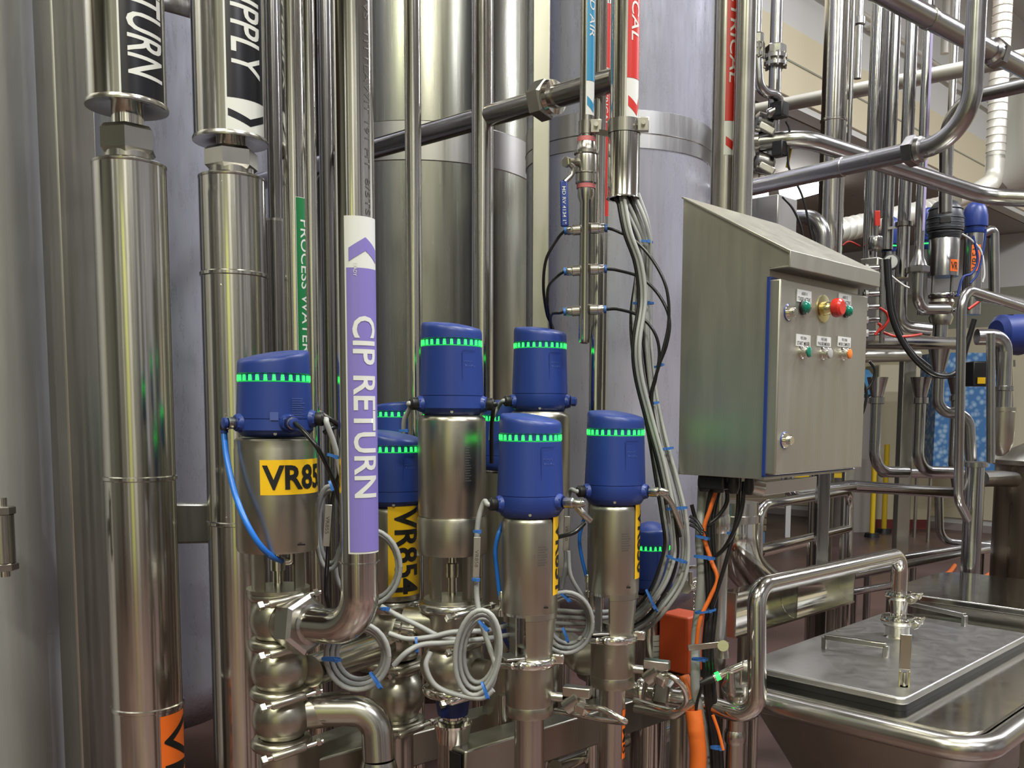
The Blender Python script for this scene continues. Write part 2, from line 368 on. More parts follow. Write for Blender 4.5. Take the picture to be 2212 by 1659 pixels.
# ------------------------------------------------------------ small fitting builders (append parts to a root)
def hexprof(r, h, c=.12): return [(r*.86, 0), (r, h*c), (r, h*(1-c)), (r*.86, h)]
def hexnut(name, root, o, axis, r, h, mat=SAT, ref=None, ro=0):
    m = M(); m.lathe(hexprof(r, h), o, axis, 6, ref, ro, ro+2*PI); return m.put(name, mat, root, ang=20)
def ring(root, x, y, z, r, h=.006, mat=CLAD, name='seam_ring', axis=(0, 0, 1)):
    return M().lathe([(r, 0), (r+.003, h*.2), (r+.003, h*.8), (r, h)], (x, y, z), axis, 48, caps=False).put(name, mat, root)
def clamp(root, o, r, axis=(0, 0, 1), ang=0.9, mat=CHR, h=.011, n=40, lug=1.0, name='clamp'):
    """hygienic clamp: grooved ring, hinge lug and tightening screw at angle ang towards the viewer's right"""
    o = V(o); c = M().lathe([(r*.90, -h*.9), (r, -h), (r*1.07, -h*.35), (r*1.07, h*.35), (r, h), (r*.90, h*.9)], o, axis, n).put(name, mat, root)
    if abs(V(axis).normalized().z) > .9: t, rt = view_axes(o.x, o.y)
    else:
        a_, t, rt = frame(axis)
    d = t*math.cos(ang)+rt*math.sin(ang); s = V(axis).normalized().cross(d)
    p = o+d*(r*1.10); L = .016*lug
    M().box(p+s*L*.9, (L*1.2, L*.7, h*1.7), (d, s, V(axis).normalized())).box(p-s*L*.6, (L*1.2, L*.7, h*1.7), (d, s, V(axis).normalized())).put('clamp_lug', mat, c, bev=.0015)
    M().cyl(p-s*L*2.4+d*L*.3, p+s*L*2.2+d*L*.3, .0032*lug, 10).put('clamp_screw', mat, c)
    hexnut('clamp_nut', c, p-s*L*2.0+d*L*.3, s, .0075*lug, L*.8, mat)
    return c
def vpipe(name, label, px, py, Y, w, zlo, mat=POL, zhi=CEIL, cat='pipe', parts=None, n=32, group=None):
    p = P(px, py, Y); r = pr(w, Y); t = T(name, label, cat, (p.x, p.y, zlo), group)
    M().lathe([(r, 0), (r, zhi-zlo)], (p.x, p.y, zlo), n=n).put('tube', mat, t)
    return t, p.x, p.y, r
def cable(pts, r, mat, label, name='cable', cat='cable', smooth=True, k=7, n=9, group=None):
    q = [P(*a) if len(a) == 3 else V(a[:3]) for a in pts]
    return M().tube(catmull(q, k) if smooth else q, r, n).put(name, mat, label=label, cat=cat, group=group, ang=60)
def tie(px, py, Y, w, label, tilt=0.0, d=.5):
    """blue cable tie round a bundle w pixels wide"""
    p = P(px, py, Y); r = pr(w, Y); t, rt = view_axes(p.x, p.y)
    ax = (UP*math.cos(tilt)+rt*math.sin(tilt)).normalized(); _, u, v = frame(ax, t)
    m = M(); n = 26; prof = [(0, -.0022), (.0012, -.0022), (.0012, .0022), (0, .0022)]; b = 0
    for i in range(n+1):
        g = 2*PI*i/n; c = p+v*(math.cos(g)*r)+u*(math.sin(g)*r*d); dd = (v*math.cos(g)+u*math.sin(g)*d).normalized()
        for a_, h in prof: m.v.append(c+dd*a_+ax*h)
    for i in range(n):
        for j in range(4): m.f.append((i*4+j, (i+1)*4+j, (i+1)*4+(j+1) % 4, i*4+(j+1) % 4))
    m.box(p+u*(r*d+.001)+v*r*.5, (.004, .006, .006), (u, v, ax))
    return m.put('cable_tie', TIEB, label=label, cat='cable tie')

# ------------------------------------------------------------ tanks and post at the left
p = P(-300, 830, 2.2); x, y = p.x, p.y
t = T('storage_tank', 'large pale grey tank cut off at the left edge of the photo', 'tank', (x, y, 0))
rr = (P(70, 830, 2.2)-p).length
M().lathe([(rr*.4, .3), (rr, .5), (rr, CEIL)], (x, y, 0), n=96).put('shell', LTANK, t)
c0 = P(143, 830, 2.12)
t = T('support_post', 'flat-sided brushed steel post between the left tank and insulated pipes', 'post', (c0.x, c0.y, 0))
cc = V((c0.x, c0.y, 0))
M().prism([(0, 0), (.085, 0), (.085, .11), (0, .11)], cc, B, A, UP*CEIL).put('post_body', SHEET, t, bev=.004)
p1, p2 = P(232, 1130, 2.24), P(462, 1128, 2.40)
M().beam(p1, p2, .07, .10).put('bracket_beam', FRM, t, bev=.006)
M().prism([(0, -.055), (.03, -.055), (.03, .055), (0, .055)], p1, V((1, 0, 0)), UP, (0, -.02, 0)).put('weld_plate', FRM, t, bev=.003)
p = P(300, 830, 3.05)
t = T('storage_tank', 'mottled lavender grey tank behind the two insulated pipes', 'tank', (p.x, p.y, 0))
R_ = .42; zb_ = Z(430, 1440, 2.9)
M().lathe([(.06, zb_-.24), (R_*.55, zb_-.20), (R_*.85, zb_-.11), (R_*.98, zb_-.03), (R_, zb_), (R_, CEIL)], (p.x, p.y, 0), n=96).put('shell', LAV, t)
for a in (.4, 2.5, 4.6): M().cyl((p.x+R_*.7*math.cos(a), p.y+R_*.7*math.sin(a), 0), (p.x+R_*.7*math.cos(a), p.y+R_*.7*math.sin(a), zb_-.02), .03).put('leg', SAT, t)
M().lathe([(R_, 0), (R_+.003, .005), (R_+.003, .05), (R_, .055)], (p.x, p.y, Z(375, 20, 2.7)), n=96, caps=False).put('seam_band', DRK, t)
# pneumatic cylinder at the frame edge
p = P(6, 1150, 1.95); t = T('pneumatic_cylinder', 'small steel cylinder with nuts on the left tank front', 'cylinder', (p.x, p.y, Z(6, 1245, 1.95)))
M().lathe([(pr(46, 1.95), Z(6, 1215, 1.95)), (pr(46, 1.95), Z(6, 1112, 1.95))], (p.x, p.y, 0)).put('barrel', SAT, t)
hexnut('hex_nut', t, (p.x, p.y, Z(6, 1232, 1.95)), (0, 0, 1), pr(56, 1.95), .016)
hexnut('hex_nut', t, (p.x, p.y, Z(6, 1112, 1.95)), (0, 0, 1), pr(54, 1.95), .018)
M().cyl((p.x, p.y, Z(6, 1245, 1.95)), (p.x, p.y, Z(6, 1075, 1.95)), pr(22, 1.95)).put('rod', CHR, t)
M().beam(P(6, 1160, 1.97), P(-40, 1160, 2.2), .02, .04).put('bracket', FRM, t)

# ------------------------------------------------------------ insulated pipes
def insul(label, px, Y, wu, wl, ydisc, ycap, ynut0, ynut1, rings, nro):
    p = P(px[0], 240, Y); x, y = p.x, p.y; t = T('insulated_pipe', label, 'pipe', (x, y, 0)); ru, rl = pr(wu, Y), pr(wl, Y)
    zd = Z(px[0], ydisc, Y); zc = Z(px[0], ycap, Y); z0, z1 = Z(px[0], ynut1, Y), Z(px[0], ynut0, Y)
    M().lathe([(ru, zd+.004), (ru, CEIL)], (x, y, 0), n=64, caps=False).put('upper_cladding', CLAD, t)
    M().lathe([(ru*.35, zd+.012), (ru*.6, zd+.004), (ru*1.0, zd-.004), (ru*1.04, zd-.004), (ru*1.05, zd), (ru*1.02, zd+.006), (ru, zd+.006)], (x, y, 0), n=64, caps=False).put('end_cap', SAT, t)
    M().lathe([(ru*.40, zc-.01), (ru*.40, zd+.02)], (x, y, 0)).put('inner_tube', CHR, t)
    M().lathe(hexprof(ru*.74, z1-z0, .16), (x, y, z0), (0, 0, 1), 6, None, nro, nro+2*PI).put('hex_nut', SAT, t, ang=20)
    M().lathe([(ru*.62, z0-.008), (ru*.62, z0+.004)], (x, y, 0)).put('union_collar', SAT, t)
    ox = rl*.0
    M().lathe([(ru*.3, zc), (rl*.95, zc-.001), (rl*1.01, zc-.004), (rl*1.01, zc-.009), (rl, zc-.010)], (x+ox, y, 0), n=64, caps=False).put('end_cap', SAT, t)
    M().lathe([(rl, 0), (rl, zc-.006)], (x+ox, y, 0), n=64).put('lower_cladding', CLAD, t)
    for ry in rings: ring(t, x, y, Z(px[0], ry, Y)-.004, rl, .011)
    return t, x, y, ru, rl
t, x, y, ru, rl = insul('insulated pipe marked with the black label ending TURN and an orange tag', (275,), 2.02, 156, 146, 232, 352, 276, 338, (1033, 1522), .3)
tt, rt = view_axes(x, y)
zt = CEIL-.5; za = Z(290, -420, 2.0); Yp = 2.02-ru
fd = onpipe_down(x, y, ru+.0006, -.16, 0)
def zz(py, px=290): return -Z(px, py, Yp)
st = {'y': ru*.12}; f1 = onpipe_down(x, y, ru+.0006, -.17, 0); f2 = onpipe_down(x, y, ru+.0011, -.17, 0); f3 = onpipe_down(x, y, ru+.0016, -.17, 0)
wL = ru*1.35
decal('label_sheet', WHT, t, f1, [rect(zz(-330), 0, zz(212), wL)], step=st)
decal('label_field', BLKV, t, f2, [rect(zz(-330)+.003, .004, zz(205), wL-.003)], step=st, label='black label field')
decal('lettering', WHT, t, f3, text=('RETURN', 1, .012, .12), box=(zz(-106), wL*.16, zz(160), wL*.90), step=st)
f1 = onpipe_down(x, y, rl+.0006, .32, 0); f3 = onpipe_down(x, y, rl+.0016, .32, 0); Yq = 2.02-rl
zq = lambda py: -Z(380, py, Yq)
decal('orange_tag', ORV, t, f1, [rect(zq(1556), 0, zq(2050), rl*1.02)], step=st)
decal('lettering', INK, t, f3, text=('VM80', 1, .008, 0), box=(zq(1568), rl*.10, zq(1900), rl*.98), step=st)
t, x, y, ru, rl = insul('insulated pipe marked with the black SUPPLY label and arrow', (497,), 2.20, 146, 134, 306, 382, 322, 370, (597, 1128), .0)
Yp = 2.2-ru
st = {'y': ru*.12}; f1 = onpipe_down(x, y, ru+.0006, -.12, 0); f2 = onpipe_down(x, y, ru+.0011, -.12, 0); f3 = onpipe_down(x, y, ru+.0016, -.12, 0)
wL = ru*1.25; zz = lambda py: -Z(530, py, Yp)
decal('label_sheet', WHT, t, f1, [rect(zz(-330), 0, zz(286), wL)], step=st)
decal('label_field', BLKV, t, f2, [rect(zz(-330)+.003, .004, zz(208), wL-.003)], step=st, label='black label field')
decal('lettering', WHT, t, f3, text=('SUPPLY', 1, .012, .12), box=(zz(-88), wL*.14, zz(158), wL*.86), step=st)
c_ = zz(232); L_ = zz(256)-c_; k_ = zz(248)-c_
decal('chevron', BLKV, t, f2, [[(c_, wL*.05), (c_+L_*.75, wL*.55), (c_+L_*.75+k_, wL*.55), (c_+k_, wL*.05)], [(c_+L_*.75, wL*.55), (c_, wL*.97), (c_+k_, wL*.97), (c_+L_*.75+k_, wL*.55)]], step=st)
f1 = onpipe_down(x, y, rl+.0006, .45, 0); f3 = onpipe_down(x, y, rl+.0016, .45, 0); zq = lambda py: -Z(560, py, 2.2-rl)
decal('orange_tag', ORV, t, f1, [rect(zq(1505), 0, zq(1900), rl*1.1)], step=st)
decal('lettering', INK, t, f3, text=('VM81', 1, .008, 0), box=(zq(1510), rl*.05, zq(1790), rl*1.02), step=st)
for ry, rx in ((392, 480), (590, 488), (616, 478), (895, 488), (1118, 490)):
    q_ = P(rx, ry, 2.2-rl*.95); M().lathe([(.004, 0), (.003, .003), (.0, .004)], q_, (tt.x, tt.y, 0), 10).put('rivet', SAT, t)

# ------------------------------------------------------------ pipe bundle right of the insulated pipes
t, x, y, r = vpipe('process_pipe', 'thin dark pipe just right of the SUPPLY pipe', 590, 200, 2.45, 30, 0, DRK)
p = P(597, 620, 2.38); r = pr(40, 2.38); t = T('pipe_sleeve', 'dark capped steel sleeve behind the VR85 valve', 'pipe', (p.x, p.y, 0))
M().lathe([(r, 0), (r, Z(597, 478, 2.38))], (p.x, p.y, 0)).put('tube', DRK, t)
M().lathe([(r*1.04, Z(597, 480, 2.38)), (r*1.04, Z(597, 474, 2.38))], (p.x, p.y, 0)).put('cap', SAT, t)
t, x, y, r = vpipe('process_water_pipe', 'steel pipe wearing the green PROCESS WATER label', 632, 200, 2.2, 50, 0, POL)
pipe_label(t, x, y, r, 648, 430, 800, .05, 1.35, GRNV, 'PROCESS WATER', (478, 764, .30, .92), 'green label field', None, border=.0012, bold=.005)
vpipe('process_pipe', 'slim bright pipe touching the green labelled pipe', 668, 200, 2.12, 26, 0, POL)
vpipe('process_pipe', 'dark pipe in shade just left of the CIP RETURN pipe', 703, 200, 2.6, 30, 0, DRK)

# ------------------------------------------------------------ tanks in the middle
p = P(925, 830, 3.9); t = T('storage_tank', 'tall olive grey tank behind the central valves', 'tank', (p.x, p.y, 0)); R_ = pr(450, 3.9)
M().lathe([(R_*.3, .3), (R_, .5), (R_, CEIL)], (p.x, p.y, 0), n=96).put('shell', TANKD, t)
M().lathe([(R_, Z(925, 318, 3.3)), (R_+.003, Z(925, 316, 3.3)), (R_+.003, Z(925, 228, 3.3)), (R_, Z(925, 226, 3.3))], (p.x, p.y, 0), n=96, caps=False).put('weld_band', SHEET, t)
for a in (.4, 2.5, 4.6): M().cyl((p.x+R_*.7*math.cos(a), p.y+R_*.7*math.sin(a), 0), (p.x+R_*.7*math.cos(a), p.y+R_*.7*math.sin(a), .5), .03).put('leg', SAT, t)
c0 = P(1166, 830, 3.0); t = T('support_post', 'narrow pale steel post between the olive tank and the lavender tank', 'post', (c0.x, c0.y, 0))
M().prism([(-.026, 0), (.026, 0), (.026, .05), (-.026, .05)], (c0.x, c0.y, 0), (1, 0, 0), (0, 1, 0), UP*CEIL).put('post_body', FRM, t, bev=.003)
p = P(1330, 830, 3.3); t = T('storage_tank', 'lavender grey tank behind the air manifold and cables', 'tank', (p.x, p.y, 0)); R_ = pr(386, 3.3)
z0 = Z(1480, 1255, 3.2)
M().lathe([(.05, z0-.16), (R_*.6, z0-.13), (R_*.9, z0-.06), (R_, z0), (R_, CEIL)], (p.x, p.y, 0), n=96).put('shell', LAV, t)
zz0, zz1 = Z(1330, 322, 3.0), Z(1330, 238, 3.0)
M().lathe([(R_, zz0), (R_+.003, zz0+.002), (R_+.003, zz1-.002), (R_, zz1)], (p.x, p.y, 0), n=96, caps=False).put('weld_band', TANK, t)
M().lathe([(R_+.003, (zz0+zz1)/2-.015), (R_+.0045, (zz0+zz1)/2-.013), (R_+.003, (zz0+zz1)/2-.011)], (p.x, p.y, 0), n=96, caps=False).put('weld_seam', DRK, t)
for a in (.4, 2.5, 4.6): M().cyl((p.x+R_*.7*math.cos(a), p.y+R_*.7*math.sin(a), 0), (p.x+R_*.7*math.cos(a), p.y+R_*.7*math.sin(a), z0), .03).put('leg', SAT, t)
# sloping (level, receding) pipe with union nut
q0, q1 = P(560, 393, 2.95), P(1330, 172, 2.07); q1.z = q0.z+(q1.z-q0.z)
t = T('cross_pipe', 'dark level pipe crossing before the tanks with a hex union', 'pipe', q0)
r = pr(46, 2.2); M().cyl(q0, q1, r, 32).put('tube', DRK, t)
d = (q1-q0).normalized(); u = P(1190, 212, 2.2); u = q0+d*((u-q0).dot(d))
M().lathe(hexprof(r*1.75, .04), u-d*.035, d, 6, None, .3, .3+2*PI).put('hex_nut', SAT, t, ang=20)
M().lathe([(r, 0), (r*1.5, .001), (r*1.6, .006), (r*1.5, .016), (r*1.1, .018)], u+d*.006, d, 32).put('union_collar', CHR, t)
# plain vertical pipes in front of the tanks
vpipe('process_pipe', 'slim vertical pipe in front of the dark half of the olive tank', 893, 400, 2.05, 34, 0, POL)
vpipe('process_pipe', 'thicker vertical pipe in front of the bright part of the olive tank', 1042, 400, 2.32, 46, 0, POL)
t, x, y, r = vpipe('drop_pipe', 'vertical pipe directly behind the air manifold', 1292, 400, 2.12, 30, 0, POL)
t, x, y, r = vpipe('electrical_conduit', 'thin conduit with a narrow red ELECTRICAL label behind the air drop', 1308, 200, 2.3, 20, 0, SAT)
pipe_label(t, x, y, r, 1308, 10, 470, -.9, 1.1, REDV, 'ELECTRICAL', (150, 275, .3, .8), 'red label field', None, border=.001, bold=.004)

# ------------------------------------------------------------ compressed air drop, valve and manifold
Y = 1.98; p = P(1266, 400, Y); x, y = p.x, p.y; t = T('air_drop_pipe', 'compressed air drop with blue lever valve and six-way manifold', 'pipe', (x, y, Z(1266, 742, Y)))
def zY(py, px=1266): return Z(px, py, Y)
r = pr(30, Y); M().lathe([(r, zY(300)), (r, CEIL)], (x, y, 0)).put('upper_tube', POL, t)
pipe_label(t, x, y, r, 1266, -220, 252, -.15, 1.45, BLUV, 'COMPRESSED AIR', (-165, 84, .30, .85), 'light blue label field', .066, border=.0012, bold=.005, ita=.15)
M().lathe([(r*1.32, zY(308)), (r*1.32, zY(298))], (x, y, 0)).put('thread_tape', PINK, t, label='pink thread tape')
M().lathe([(r*1.32, zY(408)), (r*1.32, zY(398))], (x, y, 0)).put('thread_tape', PINK, t, label='pink thread tape')
b = M().lathe([(r*1.25, zY(400)), (r*1.5, zY(396)), (r*1.5, zY(378)), (r*1.3, zY(376)), (r*1.55, zY(374)), (r*1.55, zY(340)), (r*1.5, zY(336)), (r*1.75, zY(334)), (r*1.75, zY(328)), (r*1.4, zY(322)), (r*1.3, zY(308))], (x, y, 0), n=32).put('ball_valve_body', SAT, t)
sp = P(1250, 350, Y-.01); sq = P(1226, 350, Y-.035)
M().cyl(sp, sq, .008, 16).put('valve_stem', SAT, b); hexnut('stem_nut', b, sq, sq-sp, .011, .008, CHR)
hd = [P(1228, 352, Y-.035), P(1238, 362, Y-.03), P(1234, 378, Y-.03), P(1219, 394, Y-.04)]
hv = M().tube(catmull(hd), .0055, 10).put('valve_lever', SAT, t)
l0, l1 = P(1218, 390, Y-.04), P(1220, 490, Y-.04); M().beam(l0, l1, .016, .007, up=(0, -1, 0)).put('lever_grip', BLUE, t, bev=.003, label='blue lever grip')
tt, rt = view_axes(l0.x, l0.y); ctr = l0+tt*.0042
decal('lettering', WHT, t, lambda a, b: ctr+(l1-l0).normalized()*a+rt*b, text=('MD RV 4134 1"', 1, .004, 0), box=(.012, -.0035, .085, .0035))
M().lathe([(r*1.2, zY(408)), (r*1.2, zY(424)), (r*.86, zY(438)), (r*.86, zY(730)), (r*.75, zY(740)), (r*.3, zY(743))], (x, y, 0)).put('manifold_tube', POL, t)
tt, rt = view_axes(x, y)
fit = {}
for k, fy in enumerate((495, 583, 670)):
    for sgn in (-1, 1):
        d = (rt*sgn*.93-tt*.1*sgn*0-UP*.02*sgn*-1).normalized() if sgn > 0 else (-rt*.98-UP*.08).normalized()
        o = V((x, y, zY(fy)))+d*r*.7+(tt*r*.5 if sgn > 0 else V((0, 0, 0)))
        f_ = M().lathe([(.0095, 0), (.011, .001), (.011, .016), (.009, .017), (.009, .027), (.0075, .029)], o, d, 16).put('push_fitting', SAT, t)
        M().lathe([(.0082, .029), (.0082, .034)], o, d, 12).put('release_ring', TIEB, f_, label='blue release ring')
        fit[(k, sgn)] = o+d*.033
# ------------------------------------------------------------ conduit with sleeve and bracket clamps
Y = 1.95; p = P(1347, 350, Y); x, y = p.x, p.y; r = pr(64, Y)
t = T('electrical_conduit', 'wide conduit with red label and open sleeve spilling grey cables', 'conduit', (x, y, Z(1347, 430, Y)))
M().lathe([(r*.93, Z(1347, 290, Y)), (r*.93, CEIL)], (x, y, 0), n=40).put('upper_tube', POL, t)
pipe_label(t, x, y, r*.93, 1366, -300, 262, .12, 1.3, REDV, 'ELECTRICAL', (-165, 98, .28, .86), 'red label field', .075, border=.0012, bold=.008, ita=.15)
M().lathe([(r*1.05, Z(1347, 292, Y)), (r*1.05, Z(1347, 424, Y)), (r*1.12, Z(1347, 430, Y)), (r*.9, Z(1347, 430, Y)), (r*.9, Z(1347, 300, Y))], (x, y, 0), n=40, caps=False).put('open_sleeve', POL, t)
t2 = T('pipe_bracket', 'double pipe bracket joining the air drop to the wide conduit', 'bracket', (x, y, Z(1347, 285, Y)))
for (bx, by, br, yy) in ((P(1266, 400, 1.98).x, P(1266, 400, 1.98).y, pr(30, 1.98), 268), (x, y, r*.95, 276)):
    zc = Z(bx*0+1300, yy, Y); M().lathe([(br*1.02, -.013), (br*1.16, -.013), (br*1.16, .013), (br*1.02, .013)], (bx, by, zc), n=36).put('clamp_band', SAT, t2)
    tt, rt = view_axes(bx, by); e = V((bx, by, zc))+rt*(br*1.3)+tt*br*.5
    M().box(e, (.022, .007, .026), (rt, tt, UP)).box(e+tt*.010, (.022, .004, .026), (rt, tt, UP)).put('clamp_ear', SAT, t2, bev=.001)
    M().cyl(e-tt*.012, e+tt*.024, .0045, 12).put('bolt', CHR, t2)
M().beam((P(1290, 285, 1.97)), P(1320, 290, 1.95), .012, .010).put('link_bar', SAT, t2)
# ------------------------------------------------------------ valves
def rim_head(root, x, y, zb, r, h, slant, sdir, led=.80, glands=(), logo=True, base=True, dome=.028, mat=BLUE):
    """blue control head: tapered cylinder with a slanted domed lid, ring of green lights, groove, side glands"""
    t, rt = view_axes(x, y)
    def R(z): return r*(1.0-.085*z)              # taper, z as a share of h
    hd = M()
    prof = [(r*.80, 0), (r*.86, h*.012), (r*.93, h*.05), (r*1.0, h*.085), (R(.20), h*.215), (R(.20)-.0012, h*.218), (R(.2)-.0012, h*.222), (R(.21), h*.225), (R(led)-.0004, h*led-.0075), (R(led)-.002, h*led-.006), (R(led)-.002, h*led+.006), (R(led)-.0002, h*led+.0075)]
    hd.lathe(prof, (x, y, zb), n=48, caps=True)
    # slanted lid
    b = len(hd.v); n = 48; d = t*math.cos(sdir)+rt*math.sin(sdir); R1 = R(.9); rows = [(1.0, 0, 1), (1.0, .94, 0), (.99, .965, 0), (.965, .985, 0), (.92, .995, .05), (.6, 1.0, .55), (.25, 1.0, .92), (.02, 1.0, 1.0)]
    for q, (f, hh, dm) in enumerate(rows):
        for i in range(n):
            g = 2*PI*i/n; e = V((math.cos(g), math.sin(g), 0)); s = e.dot(d)
            if q == 0: z = h*led+.0075; rad = R(led)-.0002
            else: z = h*hh+slant*s*f+dome*h*dm-(h*.0); rad = R1*f
            hd.v.append(V((x, y, zb+z))+e*rad)
    for q in range(len(rows)-1):
        for i in range(n): hd.f.append((b+q*n+i, b+q*n+(i+1) % n, b+(q+1)*n+(i+1) % n, b+(q+1)*n+i))
    hd.f.append(tuple(b+(len(rows)-1)*n+i for i in range(n)))
    H = hd.put('control_head', mat, root, label='blue plastic control head')
    lm = M(); N = 27; rl = R(led)
    for i in range(N):
        g0 = 2*PI*i/N; w = .050
        ps = []
        for (gg, zz_) in ((g0-w, -.0044), (g0+w, -.0044), (g0+w*.72, .0046), (g0-w*.72, .0046)):
            e = t*math.cos(gg)+rt*math.sin(gg); ps.append((V((x, y, zb+h*led+zz_)), e))
        c = [p_+e*(rl-.003) for p_, e in ps]; d_ = [p_+e*(rl-.0002) for p_, e in ps]; k = len(lm.v); lm.v += c+d_
        lm.f += [(k+4, k+5, k+6, k+7), (k, k+1, k+5, k+4), (k+1, k+2, k+6, k+5), (k+2, k+3, k+7, k+6), (k+3, k, k+4, k+7), (k, k+3, k+2, k+1)]
    lm.put('light_ring', GRN, H, label='ring of lit green lamps')
    M().lathe([(rl-.002, -.0062), (rl-.0006, -.0062), (rl-.0006, -.0052), (rl-.002, -.0052)], (x, y, zb+h*led), n=48, caps=False).put('light_rim', GRNR, H)
    if logo:
        pa = .62; fn = onpipe_up(x, y, R(.66)+.0006, pa, zb+h*.58)
        for k in range(3):
            pts = [(-.010+.0066*k+.0032*math.cos(PI-PI*j/6), .0032*math.sin(PI*j/6)) for j in range(7)]; q = [(a_*1.0, b_-.0009) for a_, b_ in reversed(pts)]
            decal('embossed_mark', FBLUE, H, fn, [[pts[j], pts[j+1], q[5-j], q[6-j]] for j in range(6)])
        decal('lettering', FBLUE, H, onpipe_up(x, y, R(.6)+.0006, pa, zb+h*.53), text=('ThinkTop', 1, .0, 0), box=(-.011, 0, .011, .0045), step={'x': .006})
        e = onpipe_up(x, y, R(.5)+.0004, pa, zb)
        for pl in ([(-.017, h*.70), (-.015, h*.715), (.012, h*.715), (.012, h*.708), (-.015, h*.708), (-.0155, h*.695)], [(-.017, h*.70), (-.0155, h*.695), (-.0155, h*.12), (-.017, h*.12)], [(-.017, h*.12), (-.017, h*.105), (.010, h*.105), (.010, h*.12)]):
            decal('panel_line', BLUED, H, e, [pl], step={'x': .008, 'y': .05})
    out = []
    for (ang, kind, zf) in glands:
        d = t*math.cos(ang)+rt*math.sin(ang); o = V((x, y, zb+h*zf))+d*(r*.93)
        g = M().lathe([(.0155, -.008), (.0150, .005), (.012, .009), (.012, .011)], o, d, 20).put('gland_boss', mat, H)
        hexnut('gland_nut', g, o+d*.003, d, .0135, .008, mat)
        if kind == 'b': M().lathe([(.0105, .010), (.0115, .012), (.0115, .022), (.008, .025)], o, d, 16).put('cable_gland', BLK, g, label='black cable gland')
        if kind == 'm':
            M().lathe([(.0085, .009), (.0098, .011), (.0098, .023), (.006, .024)], o, d, 18).put('metal_connector', SAT, g, label='metal screw connector')
            M().lathe([(.0075, .024), (.0088, .025), (.0088, .030), (.005, .031)], o, d, 18).put('connector_collar', mat, g)
        if kind == 's': M().lathe([(.0085, .013), (.0095, .015), (.0095, .030), (.0075, .032), (.0075, .045), (.006, .048)], o, d, 16).put('metal_connector', SAT, g, label='metal screw connector')
        if kind == 'n': M().lathe([(.010, .014), (.010, .022), (.0075, .024)], o, d, 6).put('blank_plug', mat, g)
        out.append((o, d))
    M().cyl(V((x, y, zb+h*.045))+t*(r*.90), V((x, y, zb+h*.045))+t*(r*.94), .0028, 10).put('screw', SAT, H)
    return out
FBLUE = plain('pale_blue_print', (.06, .10, .32), .5)
def engraved(root, fx, w, n, lh):
    """rows of small etched print"""
    for k in range(n):
        ww = w*(.6+.4*random.random()); decal('etched_print', FINK, root, fx, [rect(0, -k*lh, ww, -k*lh+lh*.35)], step={'x': .006})
def stripe_tag(root, X, Y, r, px, ya, yb, phi0, phi1, words, wya, wyb):
    L = Z(px, ya, Y-r)-Z(px, yb, Y-r); f = lambda k: onpipe_down(X, Y, r+k, phi0, Z(px, ya, Y-r)); w = (phi1-phi0)*r
    decal('yellow_tag', YELV, root, f(.0006), [rect(0, 0, L, w)], step={'y': r*.15})
    a0 = Z(px, ya, Y-r)-Z(px, wya, Y-r); a1 = Z(px, ya, Y-r)-Z(px, wyb, Y-r)
    decal('lettering', INK, root, f(.0014), text=(words, 1, .026, 0), box=(a0, w*.16, a1, w*.86), step={'y': r*.15})
def yoke(root, x, y, z0, z1, r, a_list, wleg, th=.004, mat=BEAD):
    """side plates and stem between an actuator and a valve body"""
    for a in a_list:
        t, rt = view_axes(x, y); w = wleg/r
        c = M()
        k = 6; b = 0
        for rr_ in (r, r-th):
            for i in range(k+1):
                g = a-w/2+w*i/k; e = t*math.cos(g)+rt*math.sin(g)
                for z in (z0, z1): c.v.append(V((x, y, z))+e*rr_)
        m_ = 2*(k+1)
        for i in range(k):
            c.f.append((2*i, 2*i+2, 2*i+3, 2*i+1)); c.f.append((m_+2*i, m_+2*i+1, m_+2*i+3, m_+2*i+2))
            c.f.append((2*i, m_+2*i, m_+2*i+2, 2*i+2)); c.f.append((2*i+1, 2*i+3, m_+2*i+3, m_+2*i+1))
        c.f.append((0, 1, m_+1, m_)); c.f.append((2*k, m_+2*k, m_+2*k+1, 2*k+1)); c.put('yoke_plate', mat, root)
    s = M().lathe([(r*.2, z0), (r*.2, z0+(z1-z0)*.45), (r*.28, z0+(z1-z0)*.46), (r*.28, z0+(z1-z0)*.75), (r*.17, z0+(z1-z0)*.77), (r*.15, z1)], (x, y, 0), n=20).put('valve_stem', CHR, root)
    return s
def ballbody(root, x, y, zc, r, hh, neck=.72, name='valve_body', mat=BEAD):
    pr_ = [(r*.80, -hh), (r*.80, -hh*.86), (r*neck, -hh*.80)] + [(r*math.sqrt(max(.0, 1-(q*q)*(1-neck*neck*.98))), hh*q*.78) for q in (-.95, -.8, -.6, -.4, -.2, 0, .2, .4, .6, .8, .95)] + [(r*neck, hh*.80), (r*.80, hh*.86), (r*.80, hh)]
    return M().lathe(pr_, (x, y, zc), n=48).put(name, mat, root)

